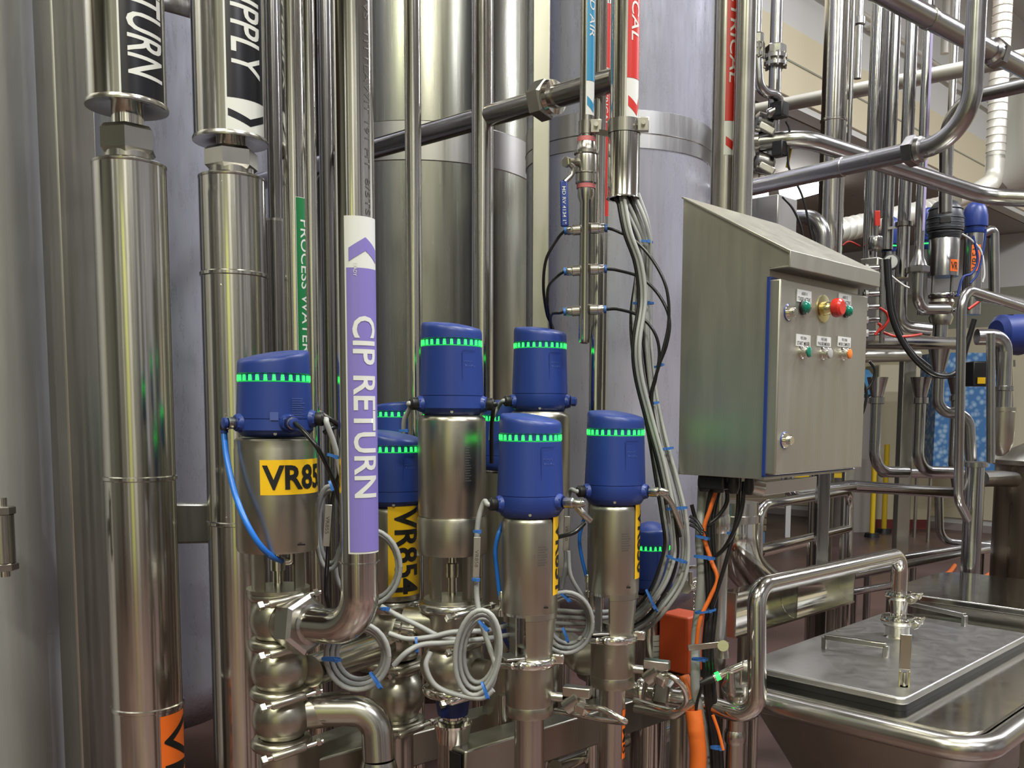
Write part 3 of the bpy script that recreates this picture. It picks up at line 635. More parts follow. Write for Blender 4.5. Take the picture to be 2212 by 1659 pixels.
def clamp2(root, o, r, ang=.4, mat=BEAD, L=.036, hr=.0078):
    """heavy rounded clamp with a barrel shaped lug and a square headed bolt"""
    o = V(o); t, rt = view_axes(o.x, o.y); k = 16
    c = M().lathe([(r*.86, -.010)]+[(r+.0075*math.cos(-PI/2+PI*i/k), .0095*math.sin(-PI/2+PI*i/k)) for i in range(k+1)]+[(r*.86, .010)], o, (0, 0, 1), 44, caps=False).put('clamp', mat, root)
    d = t*math.cos(ang)+rt*math.sin(ang); s = UP.cross(d); s = s if s.dot(rt) > 0 else -s; s = (s+UP*.12).normalized(); p = o+d*(r+.010)
    M().lathe([(hr*.8, -L), (hr, -L*.92), (hr, L*.55), (hr*.8, L*.62)], p, s, 18).put('clamp_lug', mat, c)
    M().cyl(p-s*(L+.016), p+s*(L+.016), hr*.5, 12).put('clamp_screw', CHR, c)
    M().lathe(hexprof(hr*.95, .010), p-s*(L+.018), s, 4).put('bolt_head', SAT, c, ang=20); M().lathe(hexprof(hr*.9, .008), p+s*(L+.004), s, 6).put('clamp_nut', SAT, c, ang=20)
    return c
# ---- valve VR85.. (nearest, left)
Y = 1.56; p = P(597, 1060, Y); x, y = p.x, p.y; zY = lambda py, px=600: Z(px, py, Y)
t = T('valve', 'nearest mixproof valve with blue head and yellow VR85 tag on its steel body', 'valve', (x, y, zY(1655)), 'blue headed process valves')
g1 = rim_head(t, x, y, zY(943), pr(162, Y), zY(766)-zY(943), .011, 2.2, led=.71, glands=((-1.12, 'm', .17), (.35, 'm', .17), (1.25, 'b', .22)), logo=False, dome=.03)
tt, rt = view_axes(x, y)
fx = onpipe_up(x, y, pr(158, Y)+.0006, .45, zY(862)); 
for k in range(9): decal('printed_line', FBLUE, t, fx, [rect(0, -k*.0036, .030*(.6+.4*random.random()), -k*.0036+.0012)], step={'x': .006})
decal('printed_square', FBLUE, t, onpipe_up(x, y, pr(163, Y)+.0006, -.12, zY(907)), [rect(0, 0, .013, .013)], step={'x': .006}, label='plain pale blue square print')
r = pr(172, Y); B1 = M().lathe([(r*.2, zY(946)), (r*.93, zY(946)), (r*.985, zY(950)), (r*.985, zY(966)), (r, zY(970)), (r, zY(1178)), (r*.97, zY(1186)), (r*.9, zY(1186))], (x, y, 0), n=64).put('actuator_body', BEAD, t)
st_ = {'x': .006}; fn = onpipe_up(x, y, r+.0006, -.38, 0); Yf = Y-r; z1, z0 = Z(600, 994, Yf), Z(600, 1070, Yf)
wt = r*1.80
decal('yellow_tag', YELV, t, fn, [rect(0, z0, wt*1.23, z1)], step=st_)
decal('lettering', INK, t, onpipe_up(x, y, r+.0014, -.38, 0), text=('VR855', 1, .028, 0), box=(.004, z0+.008, wt*1.2, z1-.008), step=st_)
M().box(V((x, y, zY(1168)))+tt*r*.86+rt*r*.52, (.018, .003, .0025), (rt, tt, UP)).put('slot', BLK, t)
yoke(t, x, y, zY(1272), zY(1184), r*.66, (-1.0, 1.15), r*.62)
M().lathe([(r*.5, zY(1278)), (r*.78, zY(1276)), (r*.78, zY(1268)), (r*.3, zY(1264))], (x, y, 0), n=40).put('bonnet', BEAD, t)
q = V((x, y, zY(1210)))+tt*r*.35
M().tube(fillet([q+rt*.012, q+rt*.022, q+rt*.022+UP*.014], .006), .0065, 14).put('elbow_fitting', SAT, t)
xb = P(612, 1440, Y).x; rb_ = pr(126, Y)
for (c_, ang, k) in ((1336, .6, 0), (1443, .6, 1), (1548, .6, 2)):
    ballbody(t, x, y, zY(c_), rb_, (zY(c_-54)-zY(c_+54))/2)
for c_ in (1283, 1388, 1494, 1602): clamp2(t, (x, y, zY(c_)), rb_*.90, ang=.35)
M().lathe([(rb_*.8, 0), (rb_*.8, zY(1608))], (x, y, 0)).put('lower_spool', BEAD, t)
decal('yellow_dot_tag', YELV, t, onpipe_up(x, y, rb_*.93, .05, zY(1336)), [rect(-.011, 0, .011, .013)], step=st_)
z_ = zY(1548)-0
M().cyl(V((x, y, zY(1545))), V((x, y, zY(1545)))+(rt*.95-tt*.12).normalized()*.115, pr(78, Y), 32).put('side_port', BEAD, t)
# lower pipe with elbow going down at the right of the valve
Y2 = 1.58; pts = [P(690, 1545, Y2), P(815, 1500, Y2+.02), P(815, 1720, Y2)]
ob = T('process_pipe', 'wide steel elbow turning down beside the nearest valve, marked with ink print', 'pipe', P(815, 1659, Y2))
M().tube(fillet([P(668, 1533, Y2), P(812, 1533, Y2+.01), P(818, 1640, Y2)], .075, 12), pr(70, Y2), 32).put('tube', SAT, ob)
M().lathe([(pr(72, Y2), 0), (pr(86, Y2), -.02), (pr(86, Y2), -.03), (pr(80, Y2), -.6)], P(818, 1640, Y2), n=32).put('reducer', SAT, ob)
for (s0, e0, Yz) in (((670, 1450, 1.56), (830, 1395, 1.75), 0),):
    M().cyl(P(*s0), P(*e0), pr(70, 1.6), 32).put('process_pipe', SAT, label='steel pipe stub leaving the middle ball of the nearest valve', cat='pipe')

# ---- CIP return pipe
Y = 1.45; p = P(770, 700, Y); x, y = p.x, p.y; r = pr(82, Y); t = T('cip_return_pipe', 'thick steel pipe with long purple CIP RETURN label and bottom elbow', 'pipe', (x, y, Z(790, 1390, Y)))
pe = P(795, 1358, Y); z_el = pe.z; e0 = V((x, y, z_el)); qn = P(634, 1346, 1.53)
dirn = (qn-e0).normalized()
M().tube([V((x, y, CEIL)), V((x, y, 3))] + fillet([V((x, y, 2.4)), e0, e0+dirn*((qn-e0).length+.0)], .062, 16)[0:], r, 40).put('tube', POL, t)
ring(t, x, y, Z(795, 1215, Y), r-.0006, .003, SAT, 'weld_seam')
nl = (qn-e0).length
hexnut('union_nut', t, e0+dirn*(nl-.036), dirn, r*1.72, .036, SAT, ref=UP, ro=.2)
M().lathe([(r*1.0, 0), (r*1.16, .002), (r*1.16, .012), (r, .014)], e0+dirn*(nl-.046), dirn, 32, caps=False).put('union_collar', SAT, t)
M().lathe([(r*.95, 0), (r*1.3, .004), (r*1.3, .02), (r*.95, .05)], e0+dirn*(nl-.01), dirn, 32).put('union_liner', BEAD, t)
pipe_label(t, x, y, r, 785, 474, 1191, -.58, 1.42, PUR, 'CIP RETURN', (686, 1072, .20, .86), 'purple label field', .075, border=.003, bold=.018, chev_end='top', apex=.56)
decal('lettering', FINK, t, onpipe_down(x, y, r+.0006, .55, 0), text=('DR/VS  TITTLAWIT 191 HT  8/5TS', 1, .0, 0), box=(-Z(780, -40, Y), 0, -Z(780, 470, Y), .009), step={'y': .004})
decal('lettering', WHT, t, onpipe_down(x, y, r+.0018, -.12, 0), text=('BRADY', 1, .0, 0), box=(-Z(760, 572, Y), 0, -Z(760, 602, Y), .005), step={'y': .004})
e1 = e0+dirn*.09

# ---- valves V2 front/back (half hidden by the CIP pipe)
def tall_valve(label, px, pyb, Y, wh, ytop, ybot, slant, wb, yb0, yb1, glands, sdir=-2.15, led=.80, tag=None, mat=BEAD, rim=True):
    p = P(px, ybot, Y); x, y = p.x, p.y; t = T('valve', label, 'valve', (x, y, Z(px, pyb, Y)), 'blue headed process valves')
    zb = Z(px, ybot, Y); h = Z(px, ytop, Y)-zb
    g = rim_head(t, x, y, zb, pr(wh, Y), h, slant, sdir, led, glands)
    r = pr(wb, Y)
    if yb0: M().lathe([(r*.3, Z(px, yb0-5, Y)), (r*.88, Z(px, yb0-5, Y)), (r*.97, Z(px, yb0, Y)), (r, Z(px, yb0+8, Y)), (r, Z(px, yb1-2, Y)), (r*.98, Z(px, yb1, Y)), (r*.3, Z(px, yb1, Y))], (x, y, 0), n=56).put('actuator_body', mat, t)
    return t, x, y, r, g
Y = 1.86; t, x, y, r, g2 = tall_valve('valve half hidden behind the CIP RETURN pipe with tall VR854 tag', 850, 1600, Y, 130, 938, 1092, .010, 112, 1097, 1290, ((1.35, 'n', .0),), tag=None)
stripe_tag(t, x, y, r, 865, 1094, 1290, -.22, 1.28, 'VR854', 1098, 1285)
clamp(t, (x, y, Z(850, 1305, Y)), r*1.02, mat=SAT); ballbody(t, x, y, Z(850, 1365, Y), r*1.1, .05); ballbody(t, x, y, Z(850, 1500, Y), pr(128, Y), .055)
clamp2(t, (x, y, Z(850, 1432, Y)), r*.98, ang=.6); clamp2(t, (x, y, Z(850, 1560, Y)), r*1.02, ang=.6)
fe = P(905, 1365, 1.74); M().lathe([(.018, 0), (.026, .002), (.026, .012), (.020, .014), (.020, .028), (.026, .03), (.026, .042), (.018, .044)], fe, (-1, .25, .1), 28).put('ferrule_joint', CHR, t)
M().lathe([(r*.7, 0), (r*.7, Z(850, 1560, Y))], (x, y, 0)).put('lower_spool', SAT, t)
Y = 2.12; t, x, y, r, g2b = tall_valve('rear valve whose rounded blue head shows just above the VR854 valve', 862, 1500, Y, 128, 872, 985, -.006, 100, 990, 1240, ())
M().lathe([(r*.7, 0), (r*.7, Z(850, 1240, Y))], (x, y, 0)).put('lower_spool', SAT, t)
# ---- V3
Y = 1.75; X3 = 985; t, x, y, r3, g3 = tall_valve('tall central valve with big blue head and dull steel body above an open yoke', 976, 1600, Y, 140, 703, 898, .0068, 146, 902, 1113, ((-1.2, 'b', .13), (1.3, 'b', .13)))
zY = lambda py: Z(990, py, Y); tt, rt = view_axes(x, y)
rl = pr(152, Y); M().lathe([(r3*.9, zY(1112)), (r3, zY(1114)), (rl, zY(1122)), (rl, zY(1186)), (rl*.96, zY(1194)), (rl*.5, zY(1194))], (x, y, 0), n=56).put('lower_housing', BEAD, t)
engraved(t, onpipe_up(x, y, r3+.0006, .38, zY(965)), .013, 14, .0046)
yoke(t, x, y, zY(1292), zY(1192), rl*.66, (-1.0, .95), rl*.62, mat=BEAD)
M().lathe([(rl*.2, zY(1286)), (rl*.82, zY(1290)), (rl*.85, zY(1300)), (rl*.7, zY(1306))], (x, y, 0), n=40).put('bonnet', BEAD, t)
clamp2(t, (x, y, zY(1308)), rl*.86, ang=.55, mat=SAT); M().lathe([(rl*.7, zY(1375)), (rl*.72, zY(1365)), (rl*.72, zY(1312))], (x, y, 0), n=40).put('upper_valve_body', BEAD, t)
for s_ in (-1, 1): M().cyl(V((x, y, zY(1345)))+rt*s_*rl*.4, V((x, y, zY(1345)))+rt*s_*rl*1.35-tt*.02, pr(64, Y), 28).put('side_port', BEAD, t)
clamp2(t, (x, y, zY(1382)), rl*.74, ang=.6); ballbody(t, x, y, zY(1436), rl*.94, .046)
M().cyl(V((x, y, zY(1440))), V((x, y, zY(1440)))+(tt*.55+rt*.75).normalized()*.085, pr(56, Y), 24).put('side_port', BEAD, t)
clamp2(t, (x, y, zY(1488)), rl*.76, ang=.45, mat=CHR)
M().lathe([(rl*.3, zY(1546)), (rl*.44, zY(1542)), (rl*.52, zY(1500)), (rl*.5, zY(1492))], (x, y, 0), n=36).put('lower_indicator', BLUED, t, label='dark blue lower indicator unit')
M().lathe([(rl*.28, zY(1575)), (rl*.30, zY(1546))], (x, y, 0), n=28).put('drain_stub', CHR, t)
fu = T('funnel', 'small steel drain funnel under the central valve', 'funnel', (x, y, 0))
M().lathe([(rl*.46, zY(1600)), (rl*.55, zY(1562)), (rl*.57, zY(1560)), (rl*.54, zY(1566)), (rl*.44, zY(1602))], (x, y, 0), n=36, caps=False).put('cup', CHR, fu)
M().lathe([(rl*.45, 0), (rl*.45, zY(1600))], (x, y, 0)).put('drain_tube', SAT, fu)
# ---- V4
Y = 2.05; t, x, y, r, g4 = tall_valve('rear valve with upright blue head just left of the lowest manifold fitting', 1166, 1600, Y, 122, 712, 890, .0066, 132, 894, 1240, ((-1.2, 'b', .13), (1.3, 'n', .13)))
M().lathe([(r*.7, 0), (r*.7, Z(1166, 1240, Y))], (x, y, 0)).put('lower_spool', SAT, t); x4, y4, r4 = x, y, r
engraved(t, onpipe_up(x, y, r+.0006, .75, Z(1200, 950, Y)), .012, 3, .006)
# ---- V5, V6: single seat valves with tapered yokes
def seat_valve(label, px, Y, wh, ytop, ybot, slant, wb, yb1, ycl, wlow, ylow, wp, glands, pxl, tag, tagy, pxt):
    t, x, y, r, g = tall_valve(label, px, ylow+70, Y, wh, ytop, ybot, slant, wb, ybot+4, yb1, glands)
    zY = lambda py: Z(pxl, py, Y); tt, rt = view_axes(x, y)
    a_off = .0
    M().lathe([(r*.98, zY(yb1)), (r*.98, zY(yb1+12)), (r*.93, zY(yb1+14)), (r*.80, zY(ycl-6)), (r*.76, zY(ycl-6)), (r*.9, zY(yb1+12))], (x, y, 0), (0, 0, 1), 30, tt, -.15, 2.6, caps=False).put('yoke_shell', BEAD, t)
    M().lathe([(r*.3, zY(yb1+6)), (r*.97, zY(yb1+6)), (r*.97, zY(yb1-1))], (x, y, 0), n=40).put('collar', SAT, t)
    m = M(); e = -rt*math.cos(.35)+tt*math.sin(.35); s = UP.cross(e)
    m.box(V((x, y, (zY(yb1+4)+zY(ycl-12))/2))+e*r*.62, (.0035, r*.72, zY(yb1+4)-zY(ycl-12)), (e, s, UP)); m.put('yoke_plate', SHEET, t, bev=.001)
    m = M().box(V((x, y, zY(ycl-14)))+e*r*.55+tt*r*.25, (r*.9, r*.9, .004), (e, s, UP)); m.put('foot_plate', SHEET, t, bev=.001)
    M().lathe([(r*.2, zY(ycl)), (r*.2, zY(yb1))], (x, y, 0), n=20).put('valve_stem', CHR, t)
    M().lathe([(r*.45, zY(ycl-4)), (r*.45, zY(ycl-30)), (r*.3, zY(ycl-32))], (x, y, 0), n=20).put('stem_guide', SAT, t)
    rl = pr(wlow, Y); clamp2(t, (x, y, zY(ycl)), rl*1.0, ang=-.75, mat=CHR, L=.022, hr=.007); 
    e2 = tt*math.cos(1.35)+rt*math.sin(1.35); M().box(V((x, y, zY(ycl-6)))+e2*rl*1.22, (.022, .014, .018), (e2, UP.cross(e2), UP)).put('clamp_hinge', CHR, t, bev=.003)
    M().lathe([(rl*.8, zY(ycl+6)), (rl, zY(ycl+8)), (rl, zY(ylow-26)), (rl*.985, zY(ylow-24)), (rl*1.0, zY(ylow-22)), (rl, zY(ylow-4)), (rl*.97, zY(ylow)), (rl*.5, zY(ylow))], (x, y, 0), n=48).put('valve_body', BEAD, t)
    M().lathe([(pr(wp, Y), 0), (pr(wp, Y), zY(ylow-2))], (x, y, 0), n=36).put('inlet_tube', SAT, t)
    stripe_tag(t, x, y, r, pxt, ybot+4, tagy, .93, 1.9, tag, ybot+18, tagy-12)
    M().box(V((x, y, zY(yb1-16)))+tt*r*.84+rt*r*.52, (.013, .003, .003), (rt, tt, UP)).put('slot', INK, t)
    engraved(t, onpipe_up(x, y, r+.0006, .28, zY(ybot+60)), .022, 8, .0046)
    return t, x, y, r, g, rl, tt, rt, zY
v5 = seat_valve('front seat valve with blue head, tapered yoke and clamp, standing on its own pipe', 1145, 1.67, 146, 901, 1115, .0080, 122, 1318, 1425, 106, 1542, 66, ((-1.1, 'b', .14), (1.05, 's', .16)), 1150, 'VR851', 1292, 1205)
v6 = seat_valve('seat valve with blue head nearest the hanging grey cable bundle', 1328, 1.84, 134, 894, 1088, .0078, 110, 1276, 1374, 98, 1480, 58, ((-1.1, 'b', .15), (1.25, 's', .15)), 1332, 'VR850', 1255, 1382)
decal('orange_tag', ORV, v6[0], onpipe_down(v6[1], v6[2], pr(58, 1.84)+.0006, .85, Z(1365, 1535, 1.82)), [rect(0, 0, .10, .02)], step={'y': .004})
decal('lettering', INK, v6[0], onpipe_down(v6[1], v6[2], pr(58, 1.84)+.0012, .9, Z(1365, 1545, 1.82)), text=('VM8', 1, .005, 0), box=(0, 0, .08, .016), step={'y': .004})
for vv, pxy, Yv in ((v5, (1215, 1500), 1.67), (v6, (1385, 1440), 1.84)):
    t, x, y, r, g, rl, tt, rt, zY = vv; o = V((x, y, Z(pxy[0], pxy[1], Yv))); d = (rt*.93+tt*.25-UP*.02).normalized()
    s = M().cyl(o+d*rl*.9, o+d*(rl+.02), .009, 16).put('sample_port', SAT, t)
    M().cyl(o+d*(rl+.016)-UP*.016+rt*.01, o+d*(rl+.05)+UP*.004, .017, 24).put('sample_valve', SAT, s)
    M().box(o+d*(rl+.045)+UP*.014, (.05, .022, .018), (d, UP.cross(d), UP)).put('sample_block', SAT, s, bev=.002)
    q = o+d*(rl+.045)-UP*.010+tt*.008; hexnut('compression_nut', s, q, (d*.9-UP*.3+tt*.3), .013, .022, CHR); 
# fine steel capillary loops
t, x, y, r, g, rl, tt, rt, zY = v5
M().tube(catmull([P(1268, 1528, 1.62), P(1300, 1532, 1.58), P(1340, 1552, 1.56), P(1348, 1560, 1.57), P(1310, 1556, 1.62), P(1240, 1543, 1.68), P(1200, 1535, 1.72)], 8), .0056, 12).put('capillary_tube', CHR, label='thin bright steel loop hanging from the front seat valve', cat='tube')
M().tube(catmull([P(1432, 1458, 1.80), P(1452, 1462, 1.78), P(1476, 1485, 1.78), P(1482, 1515, 1.80), P(1462, 1534, 1.83), P(1420, 1528, 1.86), P(1370, 1512, 1.90)], 8), .0056, 12).put('capillary_tube', CHR, label='thin bright steel loop beside the cable bundle valve', cat='tube')
# elbow stub between the two seat valves
M().tube(fillet([P(1305, 1420, 1.93), P(1262, 1425, 1.96), P(1225, 1395, 2.1)], .03), pr(70, 1.95), 24).put('pipe_elbow', BEAD, label='dull steel elbow leaving the back of the cable bundle valve', cat='pipe')
# ---- V7 far small head and column
Y = 2.45; p = P(1404, 1275, Y); x, y = p.x, p.y; t = T('valve', 'distant blue head framed between the hanging cable bundle and its valve', 'valve', (x, y, 0), 'blue headed process valves')
rim_head(t, x, y, Z(1404, 1275, Y), pr(98, Y), Z(1404, 1142, Y)-Z(1404, 1275, Y), .001, 0, led=.72, logo=True, dome=.12)
r = pr(78, Y); M().lathe([(r, 0), (r, Z(1404, 1280, Y)), (r*.8, Z(1404, 1278, Y))], (x, y, 0), n=40).put('actuator_body', POL, t)
decal('info_label', WHT, t, onpipe_up(x, y, r+.0006, .2, Z(1404, 1430, Y-r)), [rect(0, 0, r*1.0, .07)], step={'x': .008}, label='pale printed data label')
for k in range(4): decal('printed_line', FINK, t, onpipe_up(x, y, r+.0011, .26, Z(1404, 1430, Y-r)), [rect(0, .012+.014*k, .02, .0135+.014*k)], step={'x': .008})
decal('yellow_edge_tag', YELV, t, onpipe_up(x, y, r+.0006, 1.25, Z(1404, 1440, Y-r)), [rect(0, 0, r*.3, .12)], step={'x': .008})
# V4b: blue head peeking between V3 and V4
Y = 2.2; p = P(1090, 1015, Y); x, y = p.x, p.y; t = T('valve', 'blue head almost hidden between the two tallest blue heads', 'valve', (x, y, 0), 'blue headed process valves')
rim_head(t, x, y, Z(1090, 1015, Y), pr(104, Y), Z(1090, 868, Y)-Z(1090, 1015, Y), .002, -1.57, led=.76, logo=False)
M().lathe([(pr(96, Y), 0), (pr(96, Y), Z(1090, 1020, Y))], (x, y, 0)).put('actuator_body', BEAD, t)
# ------------------------------------------------------------ control enclosure
k0 = P(1650, 1036, 1.8); FN = -A; WB, DB = .365, .20
t = T('control_enclosure', 'steel control box with sloped rain hood, push buttons and red emergency stop', 'enclosure', k0)
zl = P(1690, 541, 1.77).z; zt = P(1472, 424, 1.937).z; ztop = P(1650, 572, 1.8).z
M().prism([(0, k0.z), (DB, k0.z), (DB, zt-.003), (-.040, zl-.003), (-.040, zl-.027), (0, zl-.027)], V((k0.x, k0.y, 0)), A, UP, B*WB).put('body', ENC, t, bev=.001)
hx = V((k0.x, k0.y, 0))
M().prism([(DB+.002, zt-.004), (DB+.002, zt), (-.045, zl), (-.045, zl-.030), (-.002, zl-.031), (-.002, zl-.028), (-.041, zl-.027), (-.041, zl-.005)], hx-B*.004, A, UP, B*(WB+.012)).put('hood', ENC, t, bev=.001)
def FD(a, b, c): return k0+B*a+UP*b+FN*c          # along the front, up, outwards
dl = onplane(1657, 600, k0, FN); d_l = (dl-k0).dot(B); d_t = onplane(1657, 598, k0, FN).z-k0.z; d_b = onplane(1653, 1030, k0, FN).z-k0.z
m = M(); g = .004; th = .006
for (a0, b0, a1, b1) in ((d_l, d_b, d_l+g, d_t), (d_l, d_b, WB-.004, d_b+g), (d_l, d_t-g, WB-.004, d_t), (WB-.008, d_b, WB-.004, d_t)):
    m.box(FD((a0+a1)/2, (b0+b1)/2, th/2), (a1-a0, b1-b0, th), (B, UP, FN))
m.put('gasket', BLUE, t, label='thin blue door gasket')
DT = .024; da0, da1, db0, db1 = d_l+.003, WB-.007, d_b+.005, d_t-.005
dr = M().box(FD((da0+da1)/2, (db0+db1)/2, th/2+DT/2), (da1-da0, db1-db0, DT), (B, UP, FN)).put('door', ENC, t, bev=.003)
fo = FD(0, 0, th/2+DT)
def dp(px, py): return onplane(px, py, fo, FN)
def dfn(px, py, off=.0006):
    o = dp(px, py); return lambda a, b: o+B*a+UP*b+FN*off
def disc(name, o, r, h, mat, root, n=28, chf=.001, **k): return M().lathe([(r, 0), (r, h-chf), (r-chf, h)], o, FN, n).put(name, mat, root, **k)
for px, py in ((1709, 675), (1701, 951)):
    o = dp(px-6, py); l = disc('lock', o, .0150, .003, CHR, dr); disc('lock_ring', o, .0165, .0015, BLUE, l, label='thin blue ring'); disc('lock_barrel', o, .0085, .016, CHR, l); M().box(o+FN*.014+UP*.002, (.004, .016, .004), (B, UP, FN)).put('lock_key_slot', SAT, l)
def lab(px0, py0, px1, py1, top, bot):
    o = dp(px0, py1); w = (dp(px1, py1)-o).dot(B); h = dp(px0, py0).z-o.z
    b = M().box(o+B*w/2+UP*h/2+FN*.0008, (w, h, .0016), (B, UP, FN)).put('button_label', WHT, dr, label='white label reading '+bot)
    b['label'] = 'white engraved label plate'
    decal('lettering', INK, b, lambda a, c: o+B*a+UP*c+FN*.0020, text=(bot, 1, .003, 0), box=(w*.07, h*.10, w*.93, h*.42))
    decal('lettering', INK, b, lambda a, c: o+B*a+UP*c+FN*.0020, text=(top, 1, .0, 0), box=(w*.3, h*.58, w*.7, h*.84))
lab(1720, 624, 1751, 651, '60011', 'TX020 ACTIVE'); lab(1810, 633, 1837, 657, '60012', 'TX020 ACTIVE')
lab(1718, 721, 1749, 747, 'PB/3.3004', 'START MIXER'); lab(1763, 725, 1793, 747, 'PB/3.3005', 'PAUSE MIXER'); lab(1808, 726, 1836, 748, 'PB/3.3006', 'MIXER COMPLETE')
def lampb(px, py, mat, lb, name='pilot_lamp', r=.0115):
    o = dp(px-6, py); b = M().lathe([(r*1.15, 0), (r*1.15, .004), (r, .006)], o, FN, 28).put(name, BLK if name == 'pilot_lamp' else CHR, dr, label=lb)
    if name == 'pilot_lamp': M().lathe([(r*.98, .005), (r*.98, .010), (r*.7, .014), (r*.2, .016)], o, FN, 28).put('lens', mat, b)
    else:
        M().lathe([(r, .005), (r, .014), (r*.9, .015)], o, FN, 28).put('barrel', CHR, b); M().lathe([(r*.86, .012), (r*.86, .017), (r*.7, .018)], o, FN, 28).put('cap', mat, b)
lampb(1740, 664, LGRN, 'green pilot lamp', r=.0125); lampb(1832, 672, LGRN, 'green pilot lamp', r=.0115)
lampb(1738, 761, LGRN, 'green push button', 'push_button'); lampb(1783, 764, LWHT, 'white push button', 'push_button'); lampb(1826, 765, LORG, 'orange push button', 'push_button')
o = dp(1778, 667); es = M().lathe([(.027, 0), (.027, .002), (.024, .0028)], o, FN, 40).put('emergency_stop', BRASS, dr, label='emergency stop with yellow backing plate')
M().lathe([(.0125, .002), (.0135, .004), (.0125, .014), (.011, .016), (.011, .024)], o, FN, 28).put('collar', BRASS, es)
M().lathe([(.011, .020), (.0175, .024), (.0185, .029), (.0175, .038), (.013, .042)], o, FN, 32).put('mushroom_button', REDP, es, label='red mushroom button')
# glands and cable block under the box
for (a, c, w) in ((.03, -.05, .018), (.03, -.085, .022), (.03, -.12, .026), (.03, -.155, .026)):
    o = k0+A*(-c)+B*a; M().lathe([(w*.5, 0), (w*.55, -.012), (w*.55, -.022), (w*.38, -.034)], o, (0, 0, 1), 20).put('cable_gland', BLK, t)
M().box(k0+A*.13+B*.05-UP*.014, (.06, .07, .028), (A, B, UP)).put('terminal_block', BLK, t, bev=.004)
# mast and conduit pipes behind / under the box
t, x, y, r = vpipe('electrical_conduit', 'tall conduit with broad red ELECTRICAL label rising behind the control box', 1566, 300, 2.25, 56, 1.6, SAT)
pipe_label(t, x, y, r, 1572, -200, 342, -.08, 1.1, REDV, 'ELECTRICAL', (-95, 188, .25, .85), 'red label field', .075, border=.0012, bold=.008, ita=.15)
vpipe('process_pipe', 'plain steel pipe beside the red labelled conduit above the control box', 1606, 300, 2.2, 44, 1.55, SAT)
t, x, y, r = vpipe('support_mast', 'upright steel post carrying the control box', 1549, 1300, 2.25, 44, 0, SAT, zhi=k0.z+.3, cat='post')
ring(t, x, y, Z(1549, 1150, 2.25), r, .045, SAT, 'sleeve')
vpipe('support_post', 'short steel post with band clamp under the hopper loop pipe', 1588, 1620, 1.95, 42, 0, SAT, zhi=Z(1588, 1480, 1.95), cat='post')
ring(t, *P(1588, 1590, 1.95)[:2], Z(1588, 1605, 1.95), pr(42, 1.95), .03, SAT, 'band_clamp')
# bracket arm right of the box underside
t = T('bracket_arm', 'flat steel arm with round end under the control box', 'bracket', P(1640, 1052, 1.95))
M().beam(P(1640, 1057, 1.95), P(1762, 1042, 2.1), .006, .028).put('arm', SHEET, t, bev=.001)
M().cyl(P(1622, 1050, 1.93), P(1650, 1056, 1.93), pr(34, 1.93), 28).put('end_boss', SAT, t)
M().beam(P(1560, 1052, 2.02), P(1625, 1050, 1.97), .012, .02).put('link_bar', SAT, t)
# lever latch on the mast
t = T('lever_latch', 'short grey lever latch sticking out across the dark cables', 'latch', P(1565, 1420, 1.9))
M().beam(P(1487, 1400, 1.88), P(1568, 1390, 1.86), .006, .012).put('lever', SAT, t, bev=.001)
M().cyl(P(1562, 1395, 1.88), P(1562, 1395, 1.83), .011, 20).put('pivot', SAT, t); M().lathe([(.013, 0), (.010, .02), (.012, .03)], P(1562, 1420, 1.86), (0, 0, 1), 20).put('base', SAT, t)

# ------------------------------------------------------------ hopper with lid
zl_ = .93; N = PZ(1955, 1510, zl_); LA, LB = .385, .78
def H(a, b, z): q = N+A*a+B*b; return V((q.x, q.y, z))
t = T('hopper', 'steel hopper with flat clamped lid and rounded rim', 'hopper', (H(.15, .4, 0)))
def rrect(a0, b0, a1, b1, r, k=6):
    out = []
    for (ca, cb, g0) in ((a1-r, b1-r, 0), (a0+r, b1-r, PI/2), (a0+r, b0+r, PI), (a1-r, b0+r, 1.5*PI)):
        out += [(ca+r*math.cos(g0+PI/2*j/k), cb+r*math.sin(g0+PI/2*j/k)) for j in range(k+1)]
    return out
def slab(poly, z0, z1): return M().prism(poly, V((N.x, N.y, z0)), A, B, UP*(z1-z0))
lid = slab(rrect(0, 0, LA, LB, .02), zl_-.016, zl_).put('lid', LID, t, bev=.004)
slab(rrect(.004, .004, LA-.004, LB-.004, .02), zl_-.030, zl_-.0155).put('gasket', BLK, t, label='black lid gasket')
PLT = slab(rrect(-.15, -.04, .385, .95, .06), zl_-.037, zl_-.0302).put('top_plate', CHR, t)
rp = [H(a, b, zl_-.055) for a, b in rrect(-.17, -.06, .40, .97, .08, 8)]; rp.append(rp[0])
M().tube(rp, .024, 20, cap=False).put('rim', SAT, t, label='thick rounded rim')
m = M(); r0 = rrect(-.14, -.03, .37, .94, .05, 3); r1 = rrect(.10, .30, .22, .52, .04, 3); b = 0
for (pl, z) in ((r0, zl_-.06), (r1, .35)):
    for a_, b_ in pl: m.v.append(H(a_, b_, z))
n = len(r0); m.f += [(i, (i+1) % n, n+(i+1) % n, n+i) for i in range(n)]; m.f.append(tuple(n+i for i in range(n))); m.put('cone', FRM, t)
M().cyl(H(.16, .41, .36), H(.16, .41, .18), .05, 28).put('outlet_tube', SAT, t)
for a_, b_ in ((-.12, .93), (.36, .93), (.36, .25), (-.12, .40)): M().cyl(H(a_, b_, 0), H(a_, b_, zl_-.06), .018, 16).put('leg', SAT, t)
